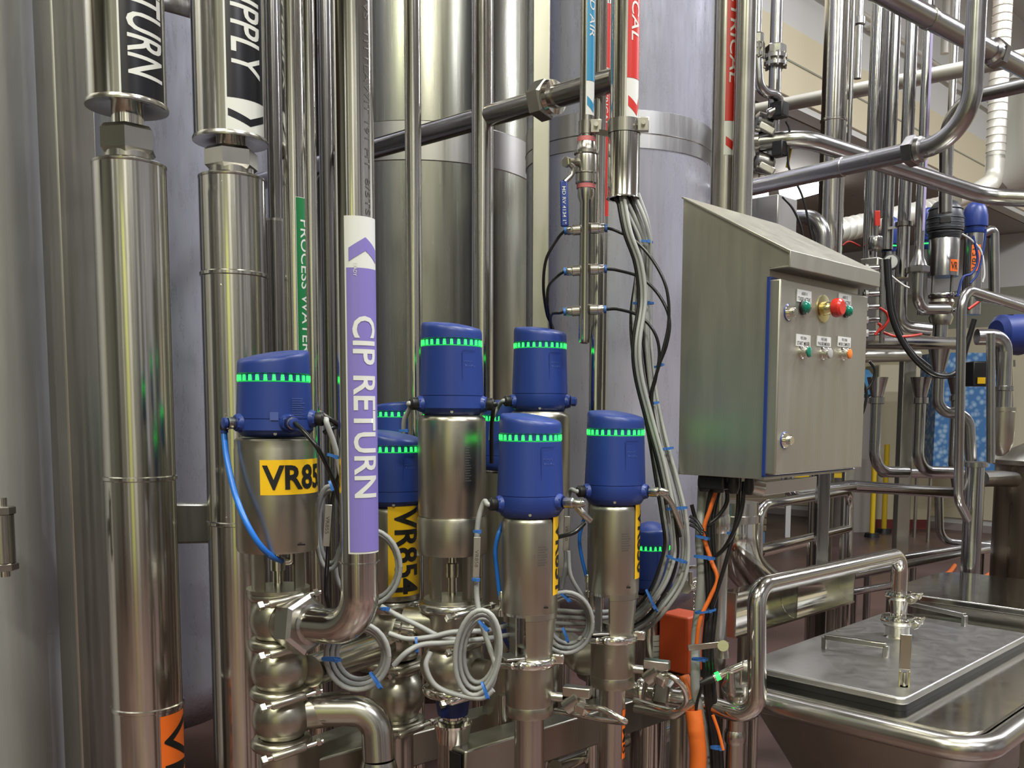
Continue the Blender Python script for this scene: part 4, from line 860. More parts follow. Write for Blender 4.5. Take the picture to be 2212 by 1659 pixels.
for (p0, p1) in (((1781, 1400), (1913, 1420)), ((1953, 1322), (2083, 1352))):
    q0, q1 = PZ(*p0, zl_), PZ(*p1, zl_); h = V((0, 0, .028)); d = (q1-q0).normalized(); s = d.cross(UP)
    M().beam(q0+h, q1+h, .013, .013).box(q0+h*.5, (.013, .013, .030), (d, s, UP)).box(q1+h*.5, (.013, .013, .030), (d, s, UP)).put('handle', SAT, lid, bev=.002)
q0 = PZ(1838, 1360, zl_); decal('etched_oval_mark', FINK, lid, lambda a_, b_: V((q0.x, q0.y, zl_+.0006))+(B*.95+A*-.3).normalized()*a_+A*b_, [[(.05*math.cos(2*PI*i/24)*f, .018*math.sin(2*PI*i/24)*f) for i, f in ((j, 1), (j+1, 1), (j+1, .93), (j, .93))] for j in range(24)], label='faint etched oval mark')
# latch at the near corner
q = PZ(1957, 1500, zl_-.02)-B*.012
lt = M().lathe([(.011, -.03), (.012, -.02), (.012, .006), (.016, .008), (.016, .018), (.010, .020)], q, (0, 0, 1), 24).put('latch_post', CHR, t)
tt, rt = view_axes(q.x, q.y)
M().box(q+UP*.036-rt*.009, (.004, .008, .034), (rt, tt, UP)).box(q+UP*.036+rt*.009, (.004, .008, .034), (rt, tt, UP)).put('latch_fork', BRASS, lt, bev=.001)
M().lathe([(.005, .018), (.005, .045), (.003, .05)], q, (0, 0, 1), 14).put('latch_stud', CHR, lt)
M().box(q+UP*.093, (.023, .004, .075), (rt, tt, UP)).put('latch_handle', SAT, lt, bev=.0015)
# inlet ferrule on the lid with two tri clamps and the loop pipe
c = PZ(1938, 1374, zl_); zz = lambda py: Z(1940, py, c.y)
fr = M().lathe([(.036, 0), (.030, .004), (.030, zz(1352)-zl_), (.036, zz(1350)-zl_), (.036, zz(1346)-zl_)], c, (0, 0, 1), 36).put('inlet_ferrule', CHR, lid)
t = T('transfer_pipe', 'looping steel pipe that ends in two clamps on the hopper lid', 'pipe', (c.x, c.y, zz(1345)))
clamp(t, (c.x, c.y, zz(1338)), .040, ang=1.35, mat=CHR, h=.010, lug=1.5)
M().lathe([(.020, zz(1332)), (.020, zz(1318)), (.027, zz(1290)), (.027, zz(1285))], (c.x, c.y, 0), n=32).put('reducer', CHR, t)
clamp(t, (c.x, c.y, zz(1286)), .031, ang=1.3, mat=CHR, h=.009, lug=1.5)
top = V((c.x, c.y, zz(1198))); Yl = 1.92; pe = P(1634, 1268, Yl)
pts = [V((c.x, c.y, zz(1286))), top, pe, P(1636, 1552, Yl-.02), P(1500, 1514, Yl+.06), P(1400, 1500, Yl+.10)]
M().tube(fillet(pts, .042, 10), .0195, 24).put('tube', POL, t)
ub = P(1432, 1502, Yl+.09); dd = (P(1400, 1497, Yl+.10)-P(1500, 1514, Yl+.06)).normalized()
hexnut('union_nut', t, ub-dd*.02, dd, .036, .034, SAT, ro=.4); M().lathe([(.030, 0), (.030, .012), (.024, .014)], ub+dd*.016, dd, 28).put('union_collar', CHR, t)
clamp(t, ub+dd*.048, .03, dd, ang=1.0, mat=CHR, h=.008, n=28)
M().tube(fillet([ub+dd*.05, ub+dd*.11, ub+dd*.16+V((-.02, .1, 0))], .03), .02, 20).put('tube_tail', SAT, t)
M().tube(fillet([P(1500, 1518, 1.94), P(1455, 1546, 1.95), P(1372, 1530, 2.0)], .03), .0105, 14).put('drain_line', SAT, label='small steel drain line merging below the hopper loop pipe', cat='pipe')
# proximity sensor with green light
t = T('proximity_sensor', 'small inductive sensor with lit green light on the hopper edge', 'sensor', P(1560, 1475, 1.92))
s0, s1 = P(1542, 1464, 1.90), P(1592, 1443, 1.90); dd = (s1-s0).normalized()
M().cyl(s0, s1+dd*.012, .0085, 20).put('barrel', CHR, t); M().lathe([(.0089, .004), (.0089, .013)], s0, dd, 20, caps=False).put('status_light', GRN, t)
M().tube([s0+dd*.002, s0-dd*.012, s0-dd*.03], [.008, .0085, .005], 14).put('cable_boot', BLK, t); hexnut('lock_nut', t, s0+dd*.032, dd, .013, .005, CHR)
M().tube(catmull([s0-dd*.028, P(1514, 1490, 1.91), P(1504, 1530, 1.92), P(1506, 1600, 1.93)], 6), .0032, 8).put('lead', BLKS, t)
M().tube(fillet([P(1578, 1452, 1.89), P(1580, 1500, 1.89), P(1600, 1498, 1.92)], .01), .008, 10).put('mounting_bracket', SAT, t)
M().box(P(1608, 1452, 1.93), (.006, .03, .05), (A, B, UP)).put('target_plate', CHR, t, bev=.002)

# rear sink-like polished basin
q = PZ(2110, 1300, .95); t = T('basin', 'polished steel basin with rounded edge behind the hopper lid', 'basin', (q.x+.3, q.y+.3, 0)); zb_ = .95
def H2(a, b, z): v = q+A*a+B*b; return V((v.x, v.y, z))
M().prism(rrect(-.5, -.02, .28, .5, .1), V((q.x, q.y, zb_-.02)), A, B, UP*.02).put('top_plate', CHR, t, bev=.004)
M().prism(rrect(-.46, .02, .24, .46, .1), V((q.x, q.y, zb_-.30)), A, B, UP*.28).put('tub', SAT, t, bev=.004)
for a_, b_ in ((-.4, .08), (.18, .08), (-.4, .42), (.18, .42)): M().cyl(H2(a_, b_, 0), H2(a_, b_, zb_-.29), .02, 16).put('leg', SAT, t)

# ------------------------------------------------------------ trough, chute elbow and guard frame
e0_, e1_ = P(1590, 1330, 2.4), P(1846, 1262, 3.0); dB = (e1_-e0_).normalized(); pn = dB.cross(UP).normalized(); un = pn.cross(dB).normalized(); L = (e1_-e0_).length
if un.z < 0: un = -un
t = T('drip_trough', 'open half-round steel trough behind the loop pipe', 'trough', e0_-UP*.08)
m = M(); k = 16; dep, hh = .050, .056
for s in (0, L):
    for i in range(k+1):
        g = -PI/2+PI*i/k; m.v.append(e0_+dB*s-pn*dep*math.cos(g)+un*hh*math.sin(g))
    m.v.append(e0_+dB*s+un*hh-pn*(dep+.004)); m.v.append(e0_+dB*s-un*hh-pn*(dep+.004))
n_ = k+3
for i in range(n_): m.f.append((i, (i+1) % n_, n_+(i+1) % n_, n_+i))
m.f.append(tuple(range(n_))); m.f.append(tuple(n_+i for i in range(n_)))
m.put('half_pipe', CHR, t)
for s in (-.003, L-.003): M().prism([(-.001, -hh-.002), (-dep-.006, -hh-.002), (-dep-.006, hh+.002), (-.001, hh+.002)], e0_+dB*s, pn, un, dB*.006).put('end_plate', FRM, t)
M().prism([(-dep*math.cos(-PI/2+PI*i/10)*.98, hh*.98*math.sin(-PI/2+PI*i/10)) for i in range(11)], e0_+dB*L*.46, pn, un, dB*.004).put('baffle_plate', DRK, t)  # dark half disc standing in for the dark reflection inside the trough
for s in (-1, 1): M().beam(e0_+un*hh*s+dB*.0, e0_+un*hh*s+dB*L, .006, .006).put('edge_bar', CHR, t)
R_ = hh
for s in (.1, L-.1): M().cyl(e0_+dB*s-UP*R_*1.05-pn*.03, V(((e0_+dB*s-pn*.03).x, (e0_+dB*s-pn*.03).y, 0)), .016, 14).put('leg', FRM, t)
t = T('chute_elbow', 'wide bright steel chute curving down into the trough', 'chute', P(1590, 1100, 2.6))
M().tube(catmull([P(1590, 1128, 2.75), P(1592, 1175, 2.75), P(1612, 1228, 2.8), P(1655, 1268, 2.88), P(1710, 1290, 3.0)], 8), .060, 36).put('tube', POL, t)
M().lathe([(.064, 0), (.070, .002), (.070, .022), (.064, .024), (.064, .06)], P(1590, 1128, 2.75), (0, 0, 1), 32).put('collar', SAT, t)
t = T('guard_rail', 'bent tube guard rail crossing in front of a square post below the control box', 'rail', (P(1740, 1300, 3.2)))
r = pr(20, 3.1); h0, h1 = P(1640, 1092, 2.85), P(1836, 1094, 3.4); h1.z = h0.z
M().tube(fillet([V((h0.x, h0.y, 0)), h0, h1, V((h1.x, h1.y, 0))], .06, 10), r, 20).put('tube', POL, t)
h2 = V((h0.x, h0.y, P(1645, 1188, 2.85).z)); h3 = V((h1.x, h1.y, h2.z)); M().cyl(h2, h3, r*.95, 18).put('cross_tube', POL, t)
for (lb, px, Y, w, yt) in (('dark square post seen through the guard rail under the control box', 1774, 3.0, 26, 1000), ('grey square post with cable clips beside the funnels', 1946, 4.2, 28, 740), ('square post at the rear of the guard rail', 1828, 3.9, 22, 1010)):
    p = P(px, 1150, Y); w_ = pr(w, Y)*2; p_ = M().box((p.x, p.y, Z(px, yt, Y)/2), (w_, w_, Z(px, yt, Y))).put('square_post', FRM if px != 1774 else DRK, label=lb, cat='post', bev=.003)

# ------------------------------------------------------------ skid frame and lower pipes
def skid(label, pts, w, h, mat=FRM):
    q = [P(*a) for a in pts]; return M().beam(q[0], q[1], w, h).put('skid_beam', mat, label=label, cat='beam', bev=.004)
skid('hollow square skid beam with open cut end below the front seat valve', [(975, 1655, 1.72), (1500, 1490, 2.35)], .075, .075)
skid('skid beam running behind the elbow at the bottom', [(640, 1680, 1.78), (1085, 1555, 2.25)], .06, .075)
M().prism([(-.030, -.030), (.030, -.030), (.030, .030), (-.030, .030)], P(975, 1655, 1.72)-(P(1500, 1490, 2.35)-P(975, 1655, 1.72)).normalized()*.0, V((.68, -.73, 0)), UP, V((-.0015, -.0015, 0))).put('end_opening', BLK, label='dark open end of the square skid beam', cat='opening')  # solid beam; a black sheet paints the shade of a hollow end
skid('short skid beam at the left foot of the elbow', [(600, 1660, 1.7), (760, 1600, 1.95)], .05, .06)
M().cyl(P(1087, 1600, 1.9), P(1087, 1500, 1.9), pr(22, 1.9), 20).put('stand_off_post', SAT, label='small round stand-off welded on the skid beam', cat='post')
M().cyl(P(1360, 1620, 2.5), P(1450, 1575, 2.9), pr(46, 2.6), 24).put('process_pipe', CHR, label='bright pipe end with clamp low behind the loop pipe', cat='pipe')
M().cyl(P(1200, 1659, 2.0), P(1350, 1600, 2.4), pr(34, 2.1), 20).put('process_pipe', CHR, label='bright round bar low between the two seat valve pipes', cat='pipe')
vpipe('support_post', 'dark steel leg below the small loop pipes', 1466, 1600, 2.05, 40, 0, FRM, zhi=Z(1466, 1535, 2.05), cat='post')
M().lathe([(pr(46, 2.3), 0), (pr(46, 2.3), Z(1345, 1300, 2.3))], (P(1420, 1580, 2.6).x, P(1420, 1580, 2.6).y, 0), n=24).put('process_pipe', SAT, label='stout pipe behind the orange box', cat='pipe')
t = T('orange_box', 'bright orange box on a black base behind the loop pipe', 'box', P(1475, 1470, 2.35))
M().box(P(1474, 1385, 2.40), (.085, .09, .15), (B, A, UP)).put('cover', ORGB, t, bev=.006); M().box(P(1476, 1455, 2.40), (.075, .08, .04), (B, A, UP)).put('base_block', BLK, t, bev=.004)
# ------------------------------------------------------------ cables and hoses
import itertools
c_lab = ['leftmost', 'second', 'third', 'fourth', 'fifth', 'rightmost']
def jit(pts, dx, dy=0, dY=0): return [(a+dx, b+dy, c+dY) for a, b, c in pts]
main = [(1350, 418, 1.95), (1375, 475, 1.95), (1392, 530, 1.96), (1390, 600, 1.97), (1385, 680, 1.97), (1388, 760, 1.96), (1402, 860, 1.95), (1420, 950, 1.94), (1440, 1040, 1.93), (1456, 1120, 1.92), (1462, 1190, 1.92), (1448, 1250, 1.92), (1418, 1300, 1.93), (1385, 1335, 1.97), (1340, 1360, 2.02)]
grp = 'cables hanging from the wide conduit'
for i in range(8):
    o = (i-3.5); pts = []
    for j, (a, b, c) in enumerate(main):
        s = 1.0+.0*j; sp = [7.5, 6.5, 4.5, 5, 6, 5.5, 4.5, 5, 7, 8, 8.5, 8.5, 8, 7, 7][j]
        wob = math.sin(i*2.1+j*.9)*2.0; nx, ny = ((1, 0) if j < 10 else ((.9, .45) if j < 12 else (.5, .85)))
        pts.append((a+(o*sp+wob)*nx, b+(o*sp+wob)*ny, c+.012*math.sin(i*1.7+j*.5)))
    mt = BLKS if i in (0, 4) else GRY
    cable(pts, .0041 if mt is GRY else .0034, mt, ('black' if mt is BLKS else 'grey')+' cable in the long bundle hanging from the wide conduit', group=('black ' if mt is BLKS else 'grey ')+grp)
side = [(1338, 425, 1.94), (1352, 500, 1.93), (1376, 570, 1.93), (1384, 650, 1.93), (1372, 740, 1.92), (1376, 810, 1.92), (1398, 900, 1.92), (1425, 1000, 1.91), (1444, 1090, 1.90)]
for i in range(3): cable(jit(side, i*7-4, 0, -.006*i), .0042, GRY if i else BLKS, ['black cable bowing left out of the hanging bundle', 'grey cable bowing left out of the hanging bundle', 'second grey cable bowing left out of the hanging bundle'][i])
for (px, py, Y, w, lb, tl) in ((1393, 522, 1.95, 32, 'uppermost on the hanging grey cables', .1), (1390, 655, 1.95, 42, 'on the cables level with the lowest manifold fitting', .0), (1424, 790, 1.93, 20, 'joining the black air hoses', -.3), (1408, 872, 1.93, 30, 'on the bundle beside the rear valve head', -.2),
        (1434, 970, 1.92, 40, 'on the bundle left of the control box', -.15), (1462, 1098, 1.90, 44, 'on the bundle below the metal connector', -.1), (1462, 1208, 1.90, 46, 'on the bundle by the distant blue head', .3), (1408, 1298, 1.91, 54, 'where the bundle curves below the distant blue head', 1.1)):
    tie(px, py, Y, w, 'blue cable tie '+lb, tl+PI*0, .45)
# black hoses from the manifold
def man(k, s): q = fit[(k, s)]; return (q.x, q.y, q.z)
def hose(label, start, pts, r=.0032, mat=BLKS):
    q = [V(start)]+[P(*a) for a in pts]; M().tube(catmull(q, 8), r, 10).put('air_hose', mat, label=label, cat='hose', ang=60)
hose('black air hose from the top right manifold fitting', man(0, 1), [(1330, 498, 1.96), (1372, 520, 1.94), (1412, 565, 1.92), (1440, 625, 1.91), (1444, 700, 1.91), (1426, 780, 1.91), (1408, 860, 1.92), (1424, 960, 1.91), (1445, 1060, 1.90), (1470, 1160, 1.9)])
hose('black air hose from the middle right manifold fitting', man(1, 1), [(1335, 584, 1.96), (1385, 600, 1.93), (1425, 640, 1.92), (1446, 690, 1.91), (1440, 745, 1.91), (1420, 800, 1.92), (1402, 880, 1.93), (1418, 970, 1.92)])
hose('black air hose from the bottom right manifold fitting', man(2, 1), [(1335, 668, 1.96), (1380, 682, 1.93), (1412, 715, 1.92), (1424, 760, 1.92), (1416, 820, 1.92), (1400, 880, 1.94), (1410, 960, 1.94)])
hose('black air hose from the top left manifold fitting', man(0, -1), [(1205, 515, 1.99), (1180, 560, 2.0), (1174, 620, 2.02), (1182, 680, 2.06), (1195, 712, 2.12), (1205, 800, 2.2)])
hose('black air hose from the middle left manifold fitting', man(1, -1), [(1205, 596, 1.99), (1185, 620, 2.0), (1183, 660, 2.02), (1190, 705, 2.1), (1200, 790, 2.2)])
hose('black air hose from the bottom left manifold fitting', man(2, -1), [(1210, 676, 1.99), (1192, 680, 2.02), (1192, 712, 2.1), (1200, 790, 2.22)])
hose('blue air hose looping down the left side of the nearest valve', P(484, 915, 1.53), [(484, 935, 1.53), (490, 990, 1.51), (506, 1060, 1.49), (528, 1120, 1.47), (556, 1170, 1.47), (584, 1200, 1.49), (608, 1212, 1.53)], .0048, HOSEB)
t = T('elbow_fitting', 'black push-in elbow fitting on the left side of the nearest blue head', 'fitting', P(484, 930, 1.53))
M().tube(fillet([P(506, 911, 1.53), P(485, 911, 1.53), P(484, 928, 1.53)], .004), .0072, 14).put('body', BLK, t); M().lathe([(.006, 0), (.0065, -.005)], P(484, 928, 1.53), (0, 0, 1), 14).put('release_ring', BLUE, t)
hose('blue air hose dropping left of the front seat valve', P(1092, 1120, 1.70), [(1078, 1150, 1.68), (1070, 1190, 1.68), (1074, 1240, 1.68), (1080, 1288, 1.68)], .0042, HOSEB)
hose('lower piece of blue hose behind the front seat valve yoke', P(1088, 1345, 1.74), [(1092, 1380, 1.74), (1102, 1400, 1.75)], .0046, BLUE)
hose('blue air hose left of the cable bundle valve', P(1262, 1120, 1.87), [(1252, 1160, 1.87), (1256, 1200, 1.87), (1268, 1250, 1.87)], .0038, HOSEB)
for (px, py, Y, lb) in ((1084, 1300, 1.68, 'small metal hose fitting left of the front seat valve'), (1270, 1262, 1.87, 'small metal hose fitting left of the cable bundle valve')):
    q = P(px, py, Y); M().lathe([(.005, .02), (.0065, .018), (.0065, .004), (.0045, .002), (.0045, -.012), (.007, -.014), (.007, -.026)], q, (0, 0, 1), 14).put('hose_fitting', CHR, label=lb, cat='fitting')
# cables at the nearest valve
def from_g(g, i, pts, r, mat, label, L=.024):
    o, d = g[i]; q = [o+d*(L-.008), o+d*(L+.003)]+[P(*a) for a in pts]
    M().tube(catmull(q, 7), r, 10).put('cable', mat, label=label, cat='cable', ang=60)
from_g(g1, 1, [(656, 932, 1.47), (684, 965, 1.46), (708, 1010, 1.48), (728, 1060, 1.50), (742, 1120, 1.56), (746, 1200, 1.60)], .0036, BLKS, 'black cable curving down right from the nearest blue head', .03)
from_g(g1, 2, [(706, 915, 1.55), (722, 960, 1.56), (734, 1010, 1.57), (742, 1060, 1.56), (738, 1130, 1.62)], .0046, GRY, 'grey cable dropping between the nearest valve and the CIP pipe', .024)
cable([(690, 890, 1.56), (712, 905, 1.56), (738, 920, 1.58)], .004, BLKS, 'short black cable behind the CIP RETURN pipe, upper')
cable([(700, 935, 1.56), (715, 925, 1.56), (740, 918, 1.6)], .004, BLKS, 'short black cable behind the CIP RETURN pipe, lower')
cable([(738, 1010, 1.6), (722, 1060, 1.62), (712, 1120, 1.62), (708, 1200, 1.62), (704, 1280, 1.64), (716, 1330, 1.7)], .004, BLKS, 'black cable hanging between the nearest valve and the CIP pipe')
from_g(g3, 0, [(886, 880, 1.73), (874, 905, 1.74), (872, 935, 1.75)], .0046, GRY, 'grey cable from the left gland of the central blue head')
from_g(g3, 1, [(1066, 882, 1.80), (1062, 930, 1.84), (1062, 1000, 1.86)], .0044, BLKS, 'black cable from the right gland of the central blue head')
from_g(g4, 0, [(1076, 880, 2.05), (1064, 905, 2.05), (1060, 950, 2.06)], .0046, GRY, 'grey cable from the left gland of the rear blue head')
from_g(v5[4], 0, [(1046, 1084, 1.64), (1034, 1120, 1.64), (1030, 1170, 1.64), (1030, 1240, 1.63), (1030, 1290, 1.63), (1040, 1345, 1.62), (1058, 1400, 1.61), (1070, 1440, 1.6), (1062, 1480, 1.6), (1040, 1500, 1.6)], .0048, GRY, 'long grey cable hanging from the front seat valve gland')
from_g(v6[4], 0, [(1232, 1060, 1.85), (1224, 1100, 1.86), (1222, 1160, 1.87), (1222, 1220, 1.87), (1214, 1270, 1.88)], .0044, GRY, 'grey cable hanging from the gland of the cable bundle valve')
from_g(v5[4], 1, [(1246, 1092, 1.63), (1262, 1112, 1.63), (1274, 1124, 1.64)], .0062, SAT, 'metal ended sensor lead at the right of the front blue head', .046)
from_g(v6[4], 1, [(1425, 1060, 1.8), (1442, 1076, 1.81), (1456, 1100, 1.83), (1472, 1140, 1.85)], .0055, SAT, 'metal ended sensor lead at the right of the rear seat valve head', .046)
cable([(1205, 1160, 1.80), (1240, 1150, 1.80), (1262, 1130, 1.82)], .0045, BLKS, 'black cable crossing between the two seat valves')
# coils
def coil(cx, cy, rx, ry, Y, n, label, tilt=0, tail=()):
    for k in range(n):
        a = []; f = 1-.13*k; yy = Y+.012*k
        for j in range(29):
            g = 2*PI*j/28+.4*k; px = cx+rx*f*math.cos(g)*math.cos(tilt)-ry*f*math.sin(g)*math.sin(tilt)+k*3; py = cy+rx*f*math.cos(g)*math.sin(tilt)+ry*f*math.sin(g)-k*2
            a.append(P(px, py, yy+.01*math.sin(g)))
        M().tube(a, .0044, 10, cap=False).put('cable_coil', GRY, label=label, cat='cable', group=label, ang=60)
coil(772, 1418, 68, 72, 1.55, 3, 'loop of the coiled grey cable under the CIP elbow')
coil(1032, 1410, 48, 92, 1.58, 3, 'loop of the coiled grey cable tied below the hanging name tag', .12)
coil(1222, 1345, 58, 66, 1.80, 3, 'loop of the coiled grey cable between the two seat valves')
coil(795, 1225, 70, 82, 1.72, 2, 'loop of grey cable behind the CIP RETURN pipe foot')
coil(712, 1140, 30, 90, 1.66, 2, 'thin grey loop right of the nearest steel body')
cable([(824, 1310, 1.66), (860, 1330, 1.65), (905, 1352, 1.64), (950, 1375, 1.64), (990, 1382, 1.64)], .0048, GRY, 'grey cable sloping from the CIP elbow to the central coil, upper')
cable([(840, 1368, 1.62), (880, 1380, 1.62), (930, 1376, 1.63), (980, 1365, 1.64), (1050, 1362, 1.66), (1100, 1350, 1.7)], .0048, GRY, 'grey cable running level behind the central coil')
cable([(850, 1438, 1.58), (880, 1408, 1.58), (915, 1392, 1.6), (980, 1388, 1.62), (1060, 1378, 1.66), (1110, 1370, 1.7)], .0048, GRY, 'grey cable rising from the elbow coil towards the central coil')
cable([(930, 1408, 1.6), (920, 1440, 1.59), (940, 1480, 1.59), (985, 1500, 1.59), (1040, 1508, 1.59), (1066, 1490, 1.59)], .0048, GRY, 'grey cable looping round the central ball body')
cable([(1228, 1190, 1.82), (1232, 1240, 1.82), (1250, 1275, 1.83), (1268, 1300, 1.84)], .0040, GRY, 'thin grey lead joining the coil between the seat valves')
for i in range(4): cable([(1200, 1318+14*i, 1.92), (1250, 1322+13*i, 1.92), (1300, 1322+12*i, 1.96), (1345, 1318+12*i, 2.0)], .0048, GRY, 'grey cable passing level behind the two seat valves', group='grey cables passing level behind the two seat valves')
cable([(905, 1200, 1.82), (908, 1150, 1.82), (912, 1100, 1.84), (900, 1060, 1.86)], .0046, GRY, 'grey cable right of the VR854 tag')
cable([(745, 1175, 1.66), (738, 1205, 1.66), (742, 1260, 1.66)], .0040, GRY, 'short grey lead left of the CIP pipe foot')
# metal name tags on cables
for (a, b, lb, tx) in (((1031, 1160, 1.625), (1028, 1255, 1.625), 'metal name tag tied to the long grey cable of the front seat valve', 'VR858'), ((710, 1090, 1.60), (704, 1180, 1.60), 'metal name tag beside the nearest steel body', 'VR855'), ((1226, 1115, 1.85), (1222, 1190, 1.85), 'metal name tag on the cable of the rear seat valve', 'VR850')):
    q0, q1 = P(*a), P(*b); t = T('name_tag', lb, 'tag', q1); d = (q1-q0).normalized(); tt, rt = view_axes(q0.x, q0.y)
    M().box((q0+q1)/2, ((q1-q0).length, .012, .003), (d, d.cross(tt).normalized(), tt)).put('plate', SHEET, t, bev=.0008)
    s = d.cross(tt).normalized()
    if s.dot(rt) < 0: s = -s
    decal('lettering', FINK, t, lambda a_, b_: (q0+q1)/2+d*a_+s*b_+tt*.0021, text=(tx, 1, 0, 0), box=(-.016, -.003, .014, .003))
for (px, py, Y, w, lb, tl) in ((1031, 1148, 1.62, 16, 'above the hanging name tag', 0), (1028, 1252, 1.62, 16, 'below the hanging name tag', 0), (1045, 1352, 1.57, 30, 'at the top of the central coil', .8), (1048, 1492, 1.56, 40, 'at the bottom of the central coil', 1.2), (900, 1394, 1.60, 34, 'on the level grey cables', 1.5),
        (716, 1424, 1.53, 40, 'at the left of the elbow coil', .1), (812, 1470, 1.53, 44, 'at the bottom of the elbow coil', 1.0), (1222, 1290, 1.79, 30, 'at the top of the coil between the seat valves', .7), (1222, 1372, 1.79, 34, 'at the bottom of the coil between the seat valves', 1.2),
        (832, 1315, 1.64, 18, 'behind the bend of the CIP elbow', 0), (872, 930, 1.74, 20, 'under the left gland cable of the central head', 0), (720, 985, 1.52, 24, 'on the grey cable beside the nearest blue head', .3), (716, 1050, 1.56, 22, 'on the cables level with the VR85 tag', 1.2)):
    tie(px, py, Y, w, 'blue cable tie '+lb, tl, .5)
# cables below the control box
bx = [(1518, 1052, 1.98), (1516, 1100, 1.98), (1512, 1160, 1.96), (1516, 1230, 1.95), (1512, 1300, 1.95), (1504, 1370, 1.95), (1502, 1440, 1.94), (1504, 1500, 1.95), (1520, 1580, 1.96), (1530, 1680, 1.97)]
cable(bx, pr(22, 1.95), GRY, 'thick grey sheathed cable dropping from the control box', n=14)
for i, dx in enumerate((14, 22, 30, 20)):
    cable([(1525+dx, 1045, 1.96), (1516+dx*.8, 1120, 1.95), (1512+dx, 1200, 1.94), (1516+dx, 1300, 1.93), (1508+dx, 1400, 1.93), (1512+dx, 1500, 1.94), (1524+dx, 1600, 1.95), (1530+dx, 1690, 1.95)], .0062, BLKS, 'black cable running down beside the thick grey one', group='black cables running down beside the thick grey one')
cable([(1548, 1056, 1.93), (1534, 1100, 1.93), (1520, 1150, 1.93), (1536, 1210, 1.92), (1550, 1250, 1.91), (1534, 1290, 1.91), (1512, 1340, 1.91), (1504, 1400, 1.92)], .0046, ORG, 'thin orange cable weaving down among the black cables')
cable([(1570, 1050, 1.94), (1570, 1085, 1.94), (1552, 1115, 1.94), (1528, 1135, 1.94)], .0046, BLKS, 'black cable curling left under the control box')
cable([(1596, 1042, 1.90), (1593, 1110, 1.90), (1580, 1170, 1.90), (1566, 1220, 1.90), (1545, 1290, 1.91), (1530, 1340, 1.92)], .0046, BLKS, 'black cable nearest the round end of the bracket arm')
cable([(1608, 1040, 1.89), (1602, 1100, 1.89), (1584, 1150, 1.89), (1560, 1190, 1.91), (1530, 1210, 1.93)], .0046, BLKS, 'black cable meeting the bundle at the mast sleeve')
cable([(1494, 1090, 1.94), (1502, 1120, 1.94), (1512, 1140, 1.93), (1526, 1160, 1.93), (1540, 1230, 1.93)], .0042, BLKS, 'black lead joining the bundle from the grey cables')
for i in range(3): cable([(1490, 1115+9*i, 1.93), (1505, 1125+8*i, 1.93), (1518, 1145+5*i, 1.92)], .0034, DGRY, 'thin grey lead gathered at the mast tie', group='thin grey leads gathered at the mast tie')
for (px, py, w, lb, tl) in ((1518, 1161, 30, 'at the mast sleeve', .2), (1522, 1204, 44, 'just below the mast sleeve', .1), (1580, 1152, 18, 'on the two loose black cables', .1), (1524, 1320, 44, 'halfway down the cables under the box', -.2), (1512, 1424, 34, 'near the lever latch', 0), (1550, 1615, 30, 'low on the black cables', 0)):
    tie(px, py, 1.91, w, 'blue cable tie '+lb, tl, .5)
cable([(1498, 1535, 1.93), (1504, 1580, 1.92), (1508, 1640, 1.92), (1500, 1740, 1.92)], pr(38, 1.92), ORG, 'thick orange hose standing at the bottom beside a grey hose', 'hose', 'hose', n=18)
cable([(1478, 1460, 2.0), (1490, 1500, 1.98), (1498, 1540, 1.94)], pr(24, 1.95), ORG, 'orange cable leaving the base of the orange box', n=12)
cable([(1540, 1545, 1.9), (1552, 1580, 1.9), (1562, 1620, 1.9)], .0034, ORG, 'thin orange lead low beside the steel post')
# small valve and chain behind the grey bundle
t = T('sample_cock', 'small shiny sample cock with a chain right of the grey cables', 'valve', P(1490, 1290, 2.15))
M().cyl(P(1480, 1268, 2.15), P(1512, 1258, 2.2), .016, 18).put('body', CHR, t); M().cyl(P(1492, 1262, 2.14), P(1492, 1235, 2.14), .006, 12).put('stem', CHR, t); M().beam(P(1480, 1226, 2.14), P(1512, 1224, 2.14), .010, .008).put('wing_handle', CHR, t, bev=.002)
m = M(); q = P(1502, 1262, 2.13)
for k in range(7): m.torus(q-UP*.009*k, .0045, .0012, (1, 0, 0) if k % 2 else (0, 1, 0), 12, 6)
m.put('chain', CHR, t)
RPOL = steel('grey_tube_steel', (.44, .435, .44), .11, .19, (60, 60, 4), cvar=.06)
RSAT = steel('grey_satin_steel', (.38, .375, .37), .20, .28, (12, 12, 12), cvar=.08)
PALE = steel('pale_dull_tube', (.70, .68, .60), .42, .5, (10, 10, 10), cvar=.05, metal=.5)
# ------------------------------------------------------------ background pipework on the right
def vp2(name, label, px, py, Y, w, yb=None, yt=None, mat=RPOL, group=None, cat='pipe'):
    zlo = 0 if yb is None else Z(px, yb, Y); zhi = CEIL if yt is None else Z(px, yt, Y)
    return vpipe(name, label, px, py, Y, w, zlo, mat, zhi, cat, n=24, group=group)
def bent(label, pts, w, Yr, R, mat=RPOL, name='process_pipe', cat='pipe', n=20, root=None, part='tube'):
    q = [P(*a) if len(a) == 3 else V(a[1:]) for a in pts]; r = pr(w, Yr)
    m = M().tube(fillet(q, R, 8), r, n)
    return m.put(part, mat, root) if root else m.put(name, mat, label=label, cat=cat)
def flange(root, x, y, z, r, h=.02, mat=RSAT, name='flange'): return M().lathe([(r, -h/2), (r*1.25, -h*.4), (r*1.25, h*.4), (r, h/2)], (x, y, z), n=24).put(name, mat, root)
t, x, y, r = vp2('insulated_pipe', 'thick clad vertical pipe above the control box hood', 1801, 260, 3.9, 52, mat=CLAD); ring(t, x, y, Z(1801, 265, 3.9), r, .012, CLAD)
vp2('process_pipe', 'very thin rod right of the thick clad vertical pipe', 1838, 200, 3.7, 9, 335, mat=RSAT)
